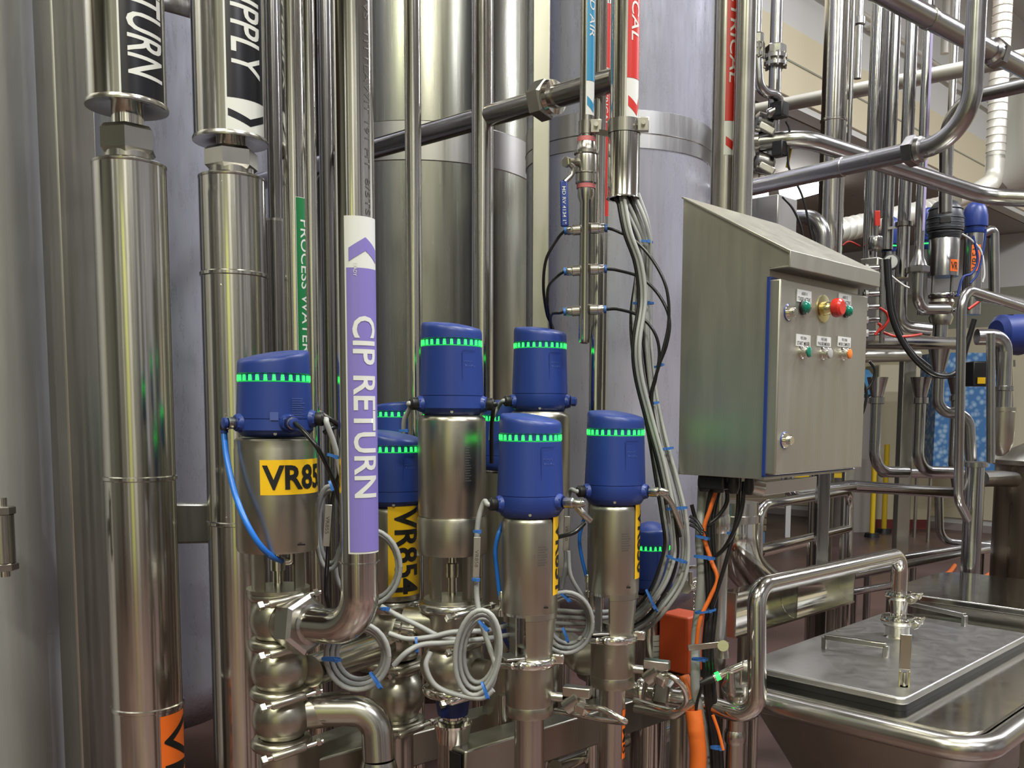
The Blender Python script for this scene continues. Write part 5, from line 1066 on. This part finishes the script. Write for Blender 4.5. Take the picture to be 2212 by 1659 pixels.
t, x, y, r = vp2('process_pipe', 'far thin pipe with a small flange near the ceiling wall', 1856, 60, 5.0, 15, 170, mat=RSAT); flange(t, x, y, Z(1856, 46, 5), r*1.3, .04)
t, x, y, r = vp2('process_pipe', 'first pipe of the tight trio behind the crossing pipes', 1888, 300, 3.8, 30, 560)
t, x, y, r = vp2('process_pipe', 'second pipe of the tight trio with small red lever below', 1908, 300, 3.95, 20, 470)
t, x, y, r = vp2('process_pipe', 'third pipe of the tight trio ending above the gauge', 1925, 300, 3.8, 22, 540); M().lathe([(r*1.1, 0), (r*1.1, .12)], (x, y, Z(1925, 540, 3.8)), n=24).put('socket', RSAT, t)
t, x, y, r = vp2('process_pipe', 'bright pipe with small clamp left of the purple striped pipe', 1960, 300, 3.75, 26, 600)
flange(t, x, y, Z(1960, 485, 3.75), r*1.1, .02, DRK); M().tube(fillet([V((x, y, Z(1960, 610, 3.75))), V((x, y, Z(1960, 705, 3.75))), V((x+.12, y, Z(1960, 712, 3.75)))], .05), r, 20).put('lower_bend', RSAT, t)
M().beam(P(1918, 493, 3.76), P(1955, 489, 3.75), .006, .01).put('stay_bar', RSAT, t)
t, x, y, r = vp2('process_pipe', 'pipe with a faded purple stripe widening to a hex union', 1995, 300, 3.7, 20, 540)
p5 = V((x, y, 0)); zt = Z(1990, 540, 3.7); z1 = Z(1985, 575, 3.7)
M().lathe([(r, zt), (r*1.1, Z(1985, 555, 3.7)), (r*1.9, z1)], p5, n=24).put('reducer', RSAT, t); M().lathe(hexprof(r*2.4, .026), p5+UP*(z1-.026), (0, 0, 1), 6).put('hex_nut', RSAT, t, ang=20)
decal('purple_stripe', plain('faded_purple_vinyl', (.30, .26, .42), .6), t, onpipe_down(x, y, r+.0008, .5, 0), [rect(-Z(2005, 60, 3.7), 0, -Z(2000, 500, 3.7), r*.8)], step={'y': .006})
M().tube(fillet([p5+UP*(z1-.02), p5+UP*(Z(1985, 668, 3.7)), P(2045, 668, 3.85)], .07), pr(22, 3.7), 20).put('lower_bend', RSAT, t)
t, x, y, r = vp2('process_pipe', 'far vertical pipe seen behind the big bent pipe', 2055, 250, 5.2, 16, 560, mat=RSAT)
# thick pipe that comes down and runs away to the left
t = T('process_pipe', 'thick pipe coming down then bending left through a hex union', 'pipe', P(1985, 318, 3.2))
ql = [None, P(2096, 298, 2.6), P(1560, 411, 3.28)]
ql[2].z = ql[1].z; ql.insert(2, ql[1]+(ql[2]-ql[1])*.2)
ql[0] = V((ql[1].x, ql[1].y, CEIL)); r = pr(41, 2.65)
M().tube(fillet([ql[0], ql[1], ql[3]], .13, 12), r, 28).put('tube', RSAT, t)
d = (ql[2]-ql[3]).normalized(); u = P(1986, 320, 2.73); u = ql[3]+d*((u-ql[3]).dot(d))
hexnut('union_nut', t, u-d*.03, d, r*1.6, .035, DRK, ro=.3); M().lathe([(r*1.4, 0), (r*1.3, .012), (r, .018)], u+d*.006, d, 28).put('union_collar', RSAT, t)
u = P(1828, 350, 2.95); u = ql[3]+d*((u-ql[3]).dot(d)); M().lathe([(r, 0), (r*1.1, .002), (r*1.1, .022), (r, .024)], u, d, 28, caps=False).put('weld_clamp', RSAT, t)
# upper diagonal pipe with nut
t = T('process_pipe', 'heavy diagonal pipe high up with a dark hex nut', 'pipe', P(2212, 150, 3.9))
q0, q1 = P(1860, -40, 3.0), P(2300, 195, 4.1); d = (q1-q0).normalized(); r = pr(42, 3.4); M().cyl(q0, q1, r, 28).put('tube', RSAT, t)
u = P(2128, 82, 3.65); u = q0+d*((u-q0).dot(d)); M().lathe(hexprof(r*1.5, .05), u, d, 6, None, .3, .3+2*PI).put('hex_nut', DRK, t, ang=20); M().lathe([(r, -.03), (r*1.3, -.02), (r*1.3, 0)], u, d, 24).put('union_collar', RSAT, t)
u = P(1990, 12, 3.3); u = q0+d*((u-q0).dot(d)); M().lathe([(r, 0), (r*1.1, .002), (r*1.1, .02), (r, .022)], u, d, 24, caps=False).put('weld_clamp', RSAT, t)
bent('long pale lit pipe crossing behind all the vertical pipes', [(1600, 245, 5.2), (2240, 118, 4.1)], 30, 4.6, .1, PALE)  # pale tone paints in the light falling on this pipe from above
t = T('process_pipe', 'pipe leaving the left flange then sloping down to the right', 'pipe', P(2130, 425, 3.6))
bent('', [(1632, 310, 3.3), (1735, 298, 3.25), (2130, 425, 3.5), (2290, 432, 3.4)], 36, 3.35, .18, RSAT, root=t)
M().lathe([(.02, 0), (.04, .001), (.04, .014), (.03, .016)], P(1632, 310, 3.3), P(1735, 298, 3.25)-P(1632, 310, 3.3), 28).put('flange', CHR, t)
bent('pipe hooking over behind the thick bent pipe and dropping', [(2300, 165, 3.9), (2045, 222, 4.3), (2042, 460, 4.3)], 28, 4.2, .14, RSAT)
# spiral duct and dish
t = T('spiral_duct', 'ribbed spiral duct coming down beside the pale cone', 'duct', P(2150, 420, 5.6))
p = P(2162, 100, 5.6); m = M(); r = pr(38, 5.6); prof = []; z0, z1 = Z(2150, 345, 5.6), CEIL; nn = 60
for i in range(nn):
    z = z0+(z1-z0)*i/nn; prof += [(r, z), (r, z+(z1-z0)/nn*.85), (r*1.05, z+(z1-z0)/nn*.92)]
m.lathe(prof, (p.x, p.y, 0), n=24).put('duct_tube', PALE, t)
M().tube(fillet([V((p.x, p.y, z0+.02)), V((p.x, p.y, z0-.12)), P(2110, 415, 5.4), P(2060, 430, 5.3)], .1), r, 24).put('duct_bend', PALE, t)
t = T('spiral_duct', 'level ribbed duct running behind the blue heads', 'duct', P(1820, 510, 5.6)); q0, q1 = P(1800, 502, 5.0), P(2130, 425, 6.2); d = q1-q0; L = d.length; r = pr(46, 5.4); nn = 26; prof = []
for i in range(nn): prof += [(r, L*i/nn), (r, L*(i+.85)/nn), (r*1.05, L*(i+.92)/nn)]
M().lathe(prof, q0, d, 24).put('duct_tube', PALE, t)
q = P(2200, 350, 6.0); M().lathe([(.10, 0), (.42, .42), (.44, .42), (.44, .46), (.40, .46), (.09, .02)], P(2160, 400, 6.0), V((.55, -.2, .55)), 40).put('ceiling_fan_cone', WHP, label='pale grey cone shaped dish by the spiral duct', cat='cone')
u = onplane(1872, 62, w0, wn)+wn*.10; t = T('wall_conduit', 'thin grey conduit running along the overhead white wall', 'conduit', u); M().cyl(u-B*4.5, u+B*6, .022, 12).put('tube', PALE, t)
for s in (-2, 0, 2, 4): M().cyl(u+B*s, u+B*s-wn*.12, .02, 10).put('wall_bracket', PALE, t)
for i, (px, yb) in enumerate(((1905, 200), (1985, 130))):
    u = onplane(px, yb, w0, wn)+wn*.22; M().lathe([(.035, u.z), (.035, CEIL)], (u.x, u.y, 0), n=16).put('wall_pipe', PALE, label=['pale pipe end hanging before the overhead wall, behind the trio', 'pale pipe end hanging before the overhead wall, near the purple stripe'][i], cat='pipe')
cable([(2108, -30, 5.6), (2105, 60, 5.6), (2092, 110, 5.6), (2086, 135, 5.6), (2100, 60, 5.65), (2112, -30, 5.7)], .007, ORG, 'thin orange cord hanging high before the overhead wall')
# lights in the recess
for i, (a, b) in enumerate((((1693, 418, 9.0), (1768, 398, 9.3)), ((1820, 386, 9.6), (1866, 376, 9.8)), ((1628, 418, 8.8), (1650, 416, 8.9)))):
    q0, q1 = P(*a), P(*b); lt_ = T('tube_lamp', ['lit tube lamp between the thin left pipes and the clad pipe', 'lit tube lamp right of the thick clad pipe', 'short lit tube lamp end above the control box hood'][i], 'lamp', q0)
    M().beam(q0, q1, .10, .16).put('tube', TUBE_E, lt_); M().beam(q0+UP*.10, q1+UP*.10, .2, .05).put('housing', WHP, lt_); M().cyl((q0+q1)/2+UP*.12, V(((q0+q1)/2).to_tuple()[:2]+(zb,)), .01, 8).put('hanger', DRK, lt_)
# flanged pipes above the box
def flpipe(label, px, Y, w, yf0, yf1, ybot):
    t, x, y, r = vp2('process_pipe', label, px, 60, Y, w, ybot, mat=RSAT)
    M().lathe(hexprof(r*1.75, .035), (x, y, Z(px, yf0, Y)-.035), (0, 0, 1), 6, None, .2, .2+2*PI).put('hex_nut', DRK, t, ang=20)
    f = M().lathe([(r*1.3, -.02), (r*1.9, -.018), (r*1.9, -.006), (r*1.4, -.004), (r*1.4, .004), (r*1.9, .006), (r*1.9, .018), (r*1.3, .02)], (x, y, Z(px, yf1, Y)), n=28).put('flange', RSAT, t)
    for k in range(8):
        g = 2*PI*k/8; M().cyl((x+r*1.7*math.cos(g), y+r*1.7*math.sin(g), Z(px, yf1, Y)-.024), (x+r*1.7*math.cos(g), y+r*1.7*math.sin(g), Z(px, yf1, Y)+.024), .005, 8).put('bolt', CHR, f)
    return t, x, y, r
flpipe('pipe with hex nut and bolted flange left of the clad pipe', 1677, 3.4, 25, 98, 132, 340)
t, x, y, r = flpipe('thin pipe with flange whose lower end sweeps into an elbow', 1638, 3.2, 14, 72, 110, 118)
M().tube(fillet([V((x, y, Z(1640, 120, 3.2))), P(1640, 200, 3.2), P(1682, 205, 3.25), P(1684, 240, 3.3)], .06), pr(20, 3.2), 20).put('lower_elbow', RSAT, t)
t = T('solenoid_valve', 'black solenoid valve with clip on the pipe above the hood', 'valve', P(1680, 265, 3.25)); M().box(P(1683, 238, 3.25), (.045, .05, .05), (B, A, UP)).put('coil', BLK, t, bev=.005); M().cyl(P(1660, 246, 3.25), P(1690, 232, 3.25), .016, 16).put('body', DRK, t)
M().box(P(1684, 322, 3.25), (.035, .04, .05), (B, A, UP)).put('lower_coil', BLK, t, bev=.004)
cable([(1698, 262, 3.25), (1706, 285, 3.25), (1702, 350, 3.25), (1712, 380, 3.25), (1735, 430, 3.25), (1755, 520, 3.25)], .004, BLKS, 'black cable arching from the solenoid valve behind the hood')
cable([(1690, 425, 3.2), (1712, 450, 3.2), (1730, 490, 3.2), (1738, 540, 3.2)], .004, BLKS, 'second black cable dropping behind the hood')
cable([(1708, 322, 3.3), (1702, 350, 3.3), (1700, 362, 3.3)], .005, YELP, 'short yellow green lead hanging above the hood')
for i, yy in enumerate((262, 348)):
    t = T('manual_valve', ['dark bodied manual valve behind the upper pipes', 'dark bodied manual valve just above the big sloping pipe'][i], 'valve', P(1645, yy+15, 3.3))
    M().lathe([(.02, 0), (.035, .01), (.035, .06), (.02, .07)], P(1628, yy, 3.3), (1, 0, -.25), 20).put('body', DRK, t); M().beam(P(1640, yy+8, 3.25), P(1672, yy+24, 3.25), .02, .025).put('lever', FRM, t, bev=.004)
bent('bent pipe rising behind the control box hood', [(1690, 470, 3.6), (1778, 470, 3.5), (1776, 620, 3.5)], 34, 3.5, .08, RSAT)
M().box(P(1660, 470, 3.4), (.13, .15, .12), (B, A, UP)).put('junction_cover', SHEET, label='pale steel cover peeking over the hood top', cat='cover', bev=.004)
# ------------------------------------------------------------ far valves
def dome_head(root, x, y, z, r, h, mat):
    return M().lathe([(r*.80, 0), (r*.86, h*.04), (r*.86, h*.20), (r*.98, h*.21), (r, h*.30), (r*.97, h*.55), (r*.85, h*.78), (r*.62, h*.93), (r*.3, h*.99), (0, h)], (x, y, z), n=36).put('control_head', mat, root)
Y = 4.6; p = P(2040, 520, Y); x, y = p.x, p.y; zY = lambda py: Z(2040, py, Y); t = T('valve', 'far valve with a ribbed black domed head and orange tag', 'valve', (x, y, zY(740)))
H_ = dome_head(t, x, y, zY(518), pr(76, Y), zY(432)-zY(518), DGRY); tt, rt = view_axes(x, y)
for k in range(6): M().torus((x, y, zY(505)+.022*k), pr(76, Y)*(.99 if k < 4 else .90), .002, n=36, k=6).put('rib', DGRY, H_)
M().box(V((x, y, zY(482)))+tt*pr(72, Y), (.05, .012, .03), (rt, tt, UP)).put('display_window', BLK, H_, bev=.003)
M().lathe([(pr(62, Y), zY(598)), (pr(62, Y), zY(518)), (pr(60, Y), zY(516))], (x, y, 0), n=40).put('actuator_body', RSAT, t)
decal('orange_tag', ORV, t, onpipe_up(x, y, pr(62, Y)+.001, .45, zY(590)), [rect(0, 0, .05, .055)], step={'x': .01}); decal('lettering', INK, t, onpipe_up(x, y, pr(62, Y)+.002, .5, zY(586)), text=('VR', 1, .01, 0), box=(0, 0, .04, .035), step={'x': .01})
for dx in (-.045, .045): M().cyl((x+dx, y, zY(640)), (x+dx, y, zY(598)), .008, 10).put('yoke_rod', RSAT, t)
for (a, b, w) in ((640, 668, 52), (672, 702, 50)): M().lathe([(pr(w*.8, Y), zY(b)), (pr(w, Y), zY((a+b)/2)), (pr(w*.8, Y), zY(a))], (x, y, 0), n=32).put('valve_body', BEAD, t); clamp(t, (x, y, zY(a)), pr(w, Y), mat=RSAT, n=28)
M().lathe([(pr(30, Y), zY(740)), (pr(30, Y), zY(702))], (x, y, 0)).put('lower_spool', RSAT, t)
Y = 4.9
for (px, w, yt, yb, lb, tg) in ((2105, 52, 436, 505, 'far valve with a plain blue domed head and slanted orange tag', True), (1922, 40, 468, 545, 'far blue headed valve behind the pipe trio', False), (2003, 40, 448, 540, 'far blue headed valve behind the purple striped pipe', False)):
    p = P(px, yb, Y); x, y = p.x, p.y; t = T('valve', lb, 'valve', (x, y, Z(px, 680, Y))); dome_head(t, x, y, Z(px, yb, Y), pr(w, Y), Z(px, yt, Y)-Z(px, yb, Y), BLUE)
    M().lathe([(pr(w*.75, Y), Z(px, 680, Y)), (pr(w*.75, Y), Z(px, yb, Y))], (x, y, 0), n=28).put('actuator_body', RSAT, t)
    if tg:
        decal('orange_tag', ORV, t, onpipe_up(x, y, pr(w*.75, Y)+.001, -.2, Z(px, 588, Y)), [rect(0, 0, .045, .13)], step={'x': .01})
        decal('lettering', INK, t, lambda a, b, f=onpipe_up(x, y, pr(w*.75, Y)+.002, -.2, Z(px, 588, Y)): f(.04-b, a+.01), text=('VR51', 1, .0, 0), box=(0, .005, .10, .035), step={'y': .01})
    else: M().lathe([(pr(w, Y)*.99, 0), (pr(w, Y)*.99, .006)], (x, y, Z(px, yb-10, Y)), n=24, caps=False).put('status_light', GRN, t)
t = T('red_lever_valve', 'tiny ball valve with upright red lever before the pipe trio', 'valve', P(1898, 545, 3.7)); M().beam(P(1895, 490, 3.7), P(1895, 455, 3.7), .022, .008, up=(0, -1, 0)).put('lever', REDP, t, bev=.003); M().lathe(hexprof(.03, .05), P(1890, 540, 3.7), (0, 0, 1), 12).put('body', RSAT, t); M().cyl(P(1892, 540, 3.7), P(1894, 488, 3.7), .008).put('stem', RSAT, t)
t = T('pressure_gauge', 'small round white dial gauge left of the hex union pipe', 'gauge', P(1924, 570, 3.7)); q = P(1924, 566, 3.68); tt, rt = view_axes(q.x, q.y)
M().lathe([(.030, -.02), (.030, .004), (.026, .005)], q, tt, 28).put('case', DGRY, t); M().lathe([(.025, 0), (.025, .006)], q, tt, 28).put('dial', WHT, t); M().box(q+tt*.008, (.004, .002, .034), (rt, tt, UP)).put('needle', INK, t)
# equipment column right of the box: manifold block with hose tails
t = T('valve_manifold', 'dark valve manifold block with stubs behind the red wires', 'manifold', P(1885, 760, 3.5))
M().box(P(1884, 650, 3.6), (.08, .07, Z(1884, 560, 3.6)-Z(1884, 740, 3.6)), (B, A, UP)).put('block', FRM, t, bev=.004)
for k in range(6): M().cyl(P(1865, 580+28*k, 3.5), P(1898, 578+28*k, 3.5), .011, 12).put('stub', RSAT, t); M().lathe(hexprof(.018, .014), P(1866, 580+28*k, 3.5), (1, 0, 0), 8).put('plug', RSAT, t)
M().cyl(P(1905, 560, 3.5), P(1905, 742, 3.5), .010, 12).put('side_tube', RSAT, t)
bent('dark collecting pipe running level below the far valves', [(1862, 738, 3.7), (2070, 742, 4.4)], 30, 3.9, .1, DRK)
bent('dark lower header pipe under the manifold block', [(1858, 770, 3.6), (1980, 768, 3.9)], 26, 3.7, .1, FRM)
cable([(1900, 665, 3.45), (1914, 675, 3.45), (1919, 690, 3.45), (1908, 708, 3.45), (1898, 715, 3.45)], .005, REDP, 'short red wire curling beside the manifold block')
cable([(1908, 718, 3.45), (1935, 727, 3.45), (1965, 726, 3.5), (1990, 722, 3.6)], .005, REDP, 'red wire stretching level below the far bend')
cable([(1890, 724, 3.45), (1903, 706, 3.45), (1896, 698, 3.45)], .005, REDP, 'red wire end hooked at the lower manifold')
cable([(2092, 668, 4.0), (2110, 655, 4.0), (2128, 642, 4.0)], .006, REDP, 'red wire slanting behind the bent guard pipe')
cable([(1820, 530, 3.8), (1835, 522, 3.8), (1858, 532, 3.8)], .004, REDP, 'thin red wire arching over the hood corner')
cable([(1914, 560, 3.4), (1918, 620, 3.4), (1925, 680, 3.4), (1950, 740, 3.4), (1990, 790, 3.4), (2030, 812, 3.4), (2070, 800, 3.4), (2090, 740, 3.4), (2105, 690, 3.4)], .010, BLKS, 'thick black cable drooping under the far valves')
cable([(1920, 560, 3.5), (1926, 640, 3.5), (1938, 700, 3.5), (1965, 755, 3.5), (2010, 795, 3.5)], .008, BLKS, 'second black cable drooping beside the manifold block')
cable([(1878, 780, 3.3), (1890, 800, 3.3), (1882, 830, 3.3), (1862, 850, 3.3)], .005, BLKS, 'black hose curling by the blue bag')
cable([(1862, 820, 3.2), (1872, 850, 3.2), (1866, 885, 3.2), (1856, 905, 3.2)], .005, BLKS, 'black lead hooked along the right edge of the control box')
cable([(1912, 578, 3.5), (1925, 595, 3.5), (1950, 615, 3.5), (1964, 622, 3.5)], .0035, WHT, 'thin white hose slanting from the gauge')
cable([(2102, 510, 4.4), (2112, 560, 4.4), (2100, 590, 4.4), (2080, 600, 4.4), (2068, 640, 4.4)], .006, BLUE, 'blue hose dangling in front of the black headed valve')
cable([(2130, 495, 4.4), (2124, 540, 4.4), (2112, 590, 4.4), (2096, 612, 4.4)], .005, BLUE, 'blue hose dropping from the right side of the blue dome')
cable([(2078, 505, 4.4), (2100, 520, 4.4), (2120, 545, 4.4), (2126, 590, 4.4), (2122, 610, 4.4)], .005, WHT, 'white hose curving right of the slanted orange tag')
bent('grey elbow pipe right of the blue domed head', [(2125, 505, 5.1), (2146, 495, 5.1), (2148, 640, 5.1)], 22, 5.1, .05, RSAT)
# funnels and drain pipes
def funnel(label, px, yt, yb, Y, wt, wb, path, Rb=.09):
    p = P(px, yt, Y); t = T('tundish', label, 'funnel', P(px, yb, Y)); x, y = p.x, p.y
    M().lathe([(pr(wb, Y), Z(px, yb, Y)), (pr(wt, Y), Z(px, yt, Y)), (pr(wt, Y)*1.05, Z(px, yt, Y)), (pr(wb, Y)*1.05, Z(px, yb, Y)-.003)], (x, y, 0), n=28, caps=False).put('cup', RSAT, t)
    pts = [V((x, y, Z(px, yb, Y)+.01))]+[P(*a) for a in path]; pts[1].x, pts[1].y = x, y
    M().tube(fillet(pts, Rb, 8), pr(wb, Y), 22).put('drain_tube', RSAT, t)
    flange(t, x, y, Z(px, yb+10, Y), pr(wb, Y)*1.1, .03)
funnel('funnel topped drain pipe nearest the control box', 1896, 815, 855, 3.9, 42, 24, [(1900, 1018, 3.9), (1958, 1020, 4.0)])
funnel('funnel topped drain pipe right of the square post', 1990, 815, 855, 4.1, 42, 24, [(1994, 1018, 4.1), (2060, 1020, 4.2)])
funnel('funnel with long bent drain tube below the black headed valve', 2030, 755, 800, 4.0, 44, 24, [(2036, 892, 4.0), (2092, 892, 4.0), (2098, 1010, 4.0)], .08)
funnel('dim far funnel behind the black cable', 2065, 815, 850, 4.8, 34, 16, [(2066, 1000, 4.8), (2066, 1060, 4.8)])
bent('long level pipe with a bracket under the funnels', [(1700, 1010, 3.1), (1705, 1068, 3.1), (1840, 1050, 3.4), (2080, 1066, 3.9)], 26, 3.4, .08, RPOL)
bent('rear level pipe behind the long bracketed one', [(1905, 1020, 4.2), (2090, 1024, 4.6)], 22, 4.3, .08, RSAT)
bent('small bent pipe dropping to the floor rail', [(2028, 1070, 4.2), (2030, 1170, 4.2), (2140, 1180, 4.3)], 18, 4.2, .08, RSAT)
for (a, b, w, lb, mt) in (((1950, 1205, 3.9), (2160, 1222, 4.4), 18, 'upper floor rail tube behind the lid', RSAT), ((1840, 1243, 3.5), (2130, 1262, 4.2), 20, 'middle floor rail tube behind the lid', RSAT), ((1836, 1280, 3.3), (1925, 1290, 3.45), 16, 'lower floor rail tube left of the lid clamps', RPOL)):
    q0, q1 = P(*a), P(*b); q1.z = q0.z; t = T('floor_rail', lb, 'rail', q0); M().cyl(q0, q1, pr(w, a[2]), 18).put('tube', mt, t)
    for q in (q0+(q1-q0)*.1, q0+(q1-q0)*.95): M().cyl((q.x, q.y, 0), q, pr(w, a[2])*.8, 12).put('leg', mt, t)
t = T('process_pipe', 'stout vertical pipe with a top collar right of the funnels', 'pipe', P(2102, 1250, 3.3)); p = P(2102, 1100, 3.3); r = pr(40, 3.3); M().lathe([(r, 0), (r, Z(2102, 1000, 3.3))], (p.x, p.y, 0), n=30).put('tube', RPOL, t); flange(t, p.x, p.y, Z(2102, 1003, 3.3), r, .02)
t = T('guard_pipe', 'slim stained pipe that turns right at its top', 'pipe', P(2085, 1080, 3.0)); bent('', [(2090, 1120, 3.15), (2070, 1080, 3.05), (2078, 622, 3.0), (2290, 690, 3.5)], 20, 3.0, .06, RSAT, root=t)
M().cyl(P(2118, 638, 3.3), P(2260, 668, 3.9), pr(24, 3.5), 18).put('process_pipe', DRK, label='dark pipe running right below the bent guard pipe', cat='pipe')
bent('curved pipe over the filter bowl', [(2110, 728, 3.9), (2168, 728, 3.9), (2172, 880, 3.9)], 34, 3.9, .11, RSAT)
bent('vertical pipe just left of the filter bowl', [(2140, 720, 3.6), (2140, 1000, 3.6)], 18, 3.6, .05, RSAT)
t = T('filter_bowl', 'hanging steel filter bowl with domed bottom', 'filter', P(2165, 980, 3.7)); p = P(2165, 900, 3.7); zY = lambda py: Z(2165, py, 3.7)
M().lathe([(.01, zY(985)), (pr(36, 3.7), zY(975)), (pr(52, 3.7), zY(955)), (pr(54, 3.7), zY(890)), (pr(58, 3.7), zY(888)), (pr(58, 3.7), zY(880))], (p.x, p.y, 0), n=32).put('bowl', BEAD, t); M().lathe([(pr(34, 3.7), zY(880)), (pr(34, 3.7), zY(845)), (pr(42, 3.7), zY(843)), (pr(42, 3.7), zY(835)), (pr(30, 3.7), zY(833)), (pr(28, 3.7), zY(760))], (p.x, p.y, 0), n=28).put('neck', RSAT, t)
t = T('actuator', 'sideways blue actuator housing cut by the picture edge', 'actuator', P(2190, 750, 4.2)); M().lathe([(.06, 0), (.085, .02), (.09, .12), (.07, .2)], P(2150, 722, 4.2), (1, .2, 0), 28).put('housing', BLUED, t); M().cyl(P(2180, 715, 4.2), P(2180, 680, 4.2), .02).put('port', BLK, t)
t = T('motor_box', 'small black motor box with yellow warning patch', 'motor', P(2115, 835, 4.3)); M().box(P(2115, 808, 4.3), (.10, .10, .11)).put('housing', BLK, t, bev=.006); M().box(P(2120, 822, 4.24), (.035, .004, .028)).put('warning_patch', YELV, t)
M().beam(P(2138, 790, 4.3), P(2190, 785, 4.3), .03, .03).put('bracket', FRM, t)
t = T('mixing_vessel', 'stained brown steel vessel with rimmed cover at the picture edge', 'tank', P(2230, 1250, 3.0)); p = P(2260, 1000, 3.9); zY = lambda py: Z(2212, py, 3.7); r = pr(214, 3.9)
M().lathe([(r*.5, 0), (r*.94, .05), (r*.94, zY(1010))], (p.x, p.y, 0), n=56).put('shell', OLDT, t); M().lathe([(r*.94, zY(1012)), (r*1.04, zY(1008)), (r*1.06, zY(998)), (r*1.0, zY(992)), (r*.3, zY(955)), (0, zY(950))], (p.x, p.y, 0), n=56).put('cover', FRM, t)
M().tube(fillet([P(2118, 1034, 3.4), P(2165, 1034, 3.6), P(2190, 1036, 3.7)], .03), pr(36, 3.4), 22).put('side_nozzle', RSAT, t)
TAUPE = plain('taupe_plastic', (.32, .29, .26), .5)
# far floor things
BAGB = plain('light_blue_film', (.10, .34, .62), .3)
t = T('steel_bin', 'tall grey bin with rounded front behind the control box', 'bin', P(1862, 1145, 7.0)); q = PZ(1856, 1150, 0); M().lathe([(.28, 0), (.28, Z(1862, 868, q.y))], (q.x, q.y+.28, 0), n=30).put('bin_body', TAUPE, t); M().lathe([(.29, 0), (.29, .05)], (q.x, q.y+.28, Z(1862, 868, q.y)), n=30).put('bin_lid', BROWN, t)
t = T('plastic_bag', 'crumpled light blue plastic bag on top of the grey bin', 'bag', (q.x, q.y+.28, Z(1862, 868, q.y)+.05)); m = M(); random.seed(3)
prof = [(.10, 0), (.20, .04), (.21, .16), (.19, .28), (.15, .34), (.04, .37)]
m.lathe(prof, (q.x, q.y+.28, Z(1862, 868, q.y)+.05), n=18)
for v in m.v: v += V((random.uniform(-.03, .03), random.uniform(-.03, .03), random.uniform(-.015, .015)))
m.put('bag', BAGB, t, ang=20)
q = PZ(1960, 1140, 0); t = T('column_guard', 'cream square column with red foot behind the yellow posts', 'column', q); w_ = pr(118, q.y)*2
q2 = PZ(1945, 1142, 0); M().box((q2.x, q2.y+w_*.4, 1.05), (w_, w_*.8, 2.1)).put('column_body', CREAM, t, bev=.02); M().box((q2.x, q2.y+w_*.4, .06), (w_*1.05, w_*.85, .12)).put('painted_foot', REDC, t)
for px, lb in ((1883, 'yellow floor post nearest the grey bin'), (1909, 'yellow floor post before the cream column')):
    q = PZ(px, 1160 if px == 1883 else 1150, 0); t = T('safety_post', lb, 'post', q); M().cyl(q, (q.x, q.y, Z(px, 960, q.y)), pr(11, q.y), 16).put('post_tube', YELP, t); M().lathe([(.09, 0), (.08, .05)], q, (0, 0, 1), 16).put('post_foot', BLK, t)
q = P(2082, 1100, 10.9); q.z = 0; t = T('water_pallet', 'stack of shrink wrapped blue water bottles behind the far pipes', 'pallet', q); M().box((q.x, q.y+.2, 1.50), (.80, .5, 1.35)).put('bottle_stack', BOTT, t); M().box((q.x, q.y+.2, .79), (.86, .55, .07)).put('table_top', FRM, t)
for a_, b_ in ((-.4, 0), (.4, 0), (-.4, .42), (.4, .42)): M().cyl((q.x+a_, q.y+b_, 0), (q.x+a_, q.y+b_, .76), .02, 10).put('leg', FRM, t)
q = PZ(1668, 1190, 0); t = T('pallet_stack', 'low stack of grey wooden pallets under the control box', 'pallet', q)
for k in range(5): M().box((q.x-.42, q.y+.5, .23+.075*k), (.75, .8, .062)).put('pallet_board', WOOD, t, bev=.008)
M().box((q.x-.42, q.y+.5, .11), (.72, .78, .16)).put('blue_crate', GLASSY, t, label='blue plastic crate carrying the boards')
q = PZ(1700, 1160, 0); t = T('white_trestle', 'white angled stand with pointed brace under the control box', 'stand', q); M().beam((q.x, q.y, 0), (q.x, q.y, .62), .06, .06, up=(0, 1, 0)).put('upright', WHP, t); M().beam((q.x, q.y, .40), (q.x+.28, q.y+.1, .72), .05, .05).put('brace', WHP, t)
M().box((q.x+.2, q.y+.1, .75), (.9, .5, .05)).put('top', YELP, t)
q0, q1 = P(1640, 1190, 4.0), P(1765, 1162, 4.6); M().cyl(q0, q1, pr(28, 4.2), 20).put('process_pipe', CHR, label='bright level pipe seen through the guard rail', cat='pipe')
q0 = PZ(2000, 1262, 0); cable([tuple(PZ(1990, 1246, .02))], .01, ORG, '') if False else None
for (a, b, lb) in (((2030, 1250), (2062, 1222), 'orange hose piece on the floor left of the stout pipe'), ((2120, 1250), (2145, 1232), 'orange hose piece on the floor right of the stout pipe')):
    q0, q1 = PZ(*a, .02), PZ(*b, .02); M().tube(catmull([q0, (q0+q1)/2+V((.02, 0, 0)), q1], 6), .022, 12).put('floor_hose', ORG, label=lb, cat='hose')
for o in list(bpy.data.objects):
    if '_w' in o.keys(): del o['_w']
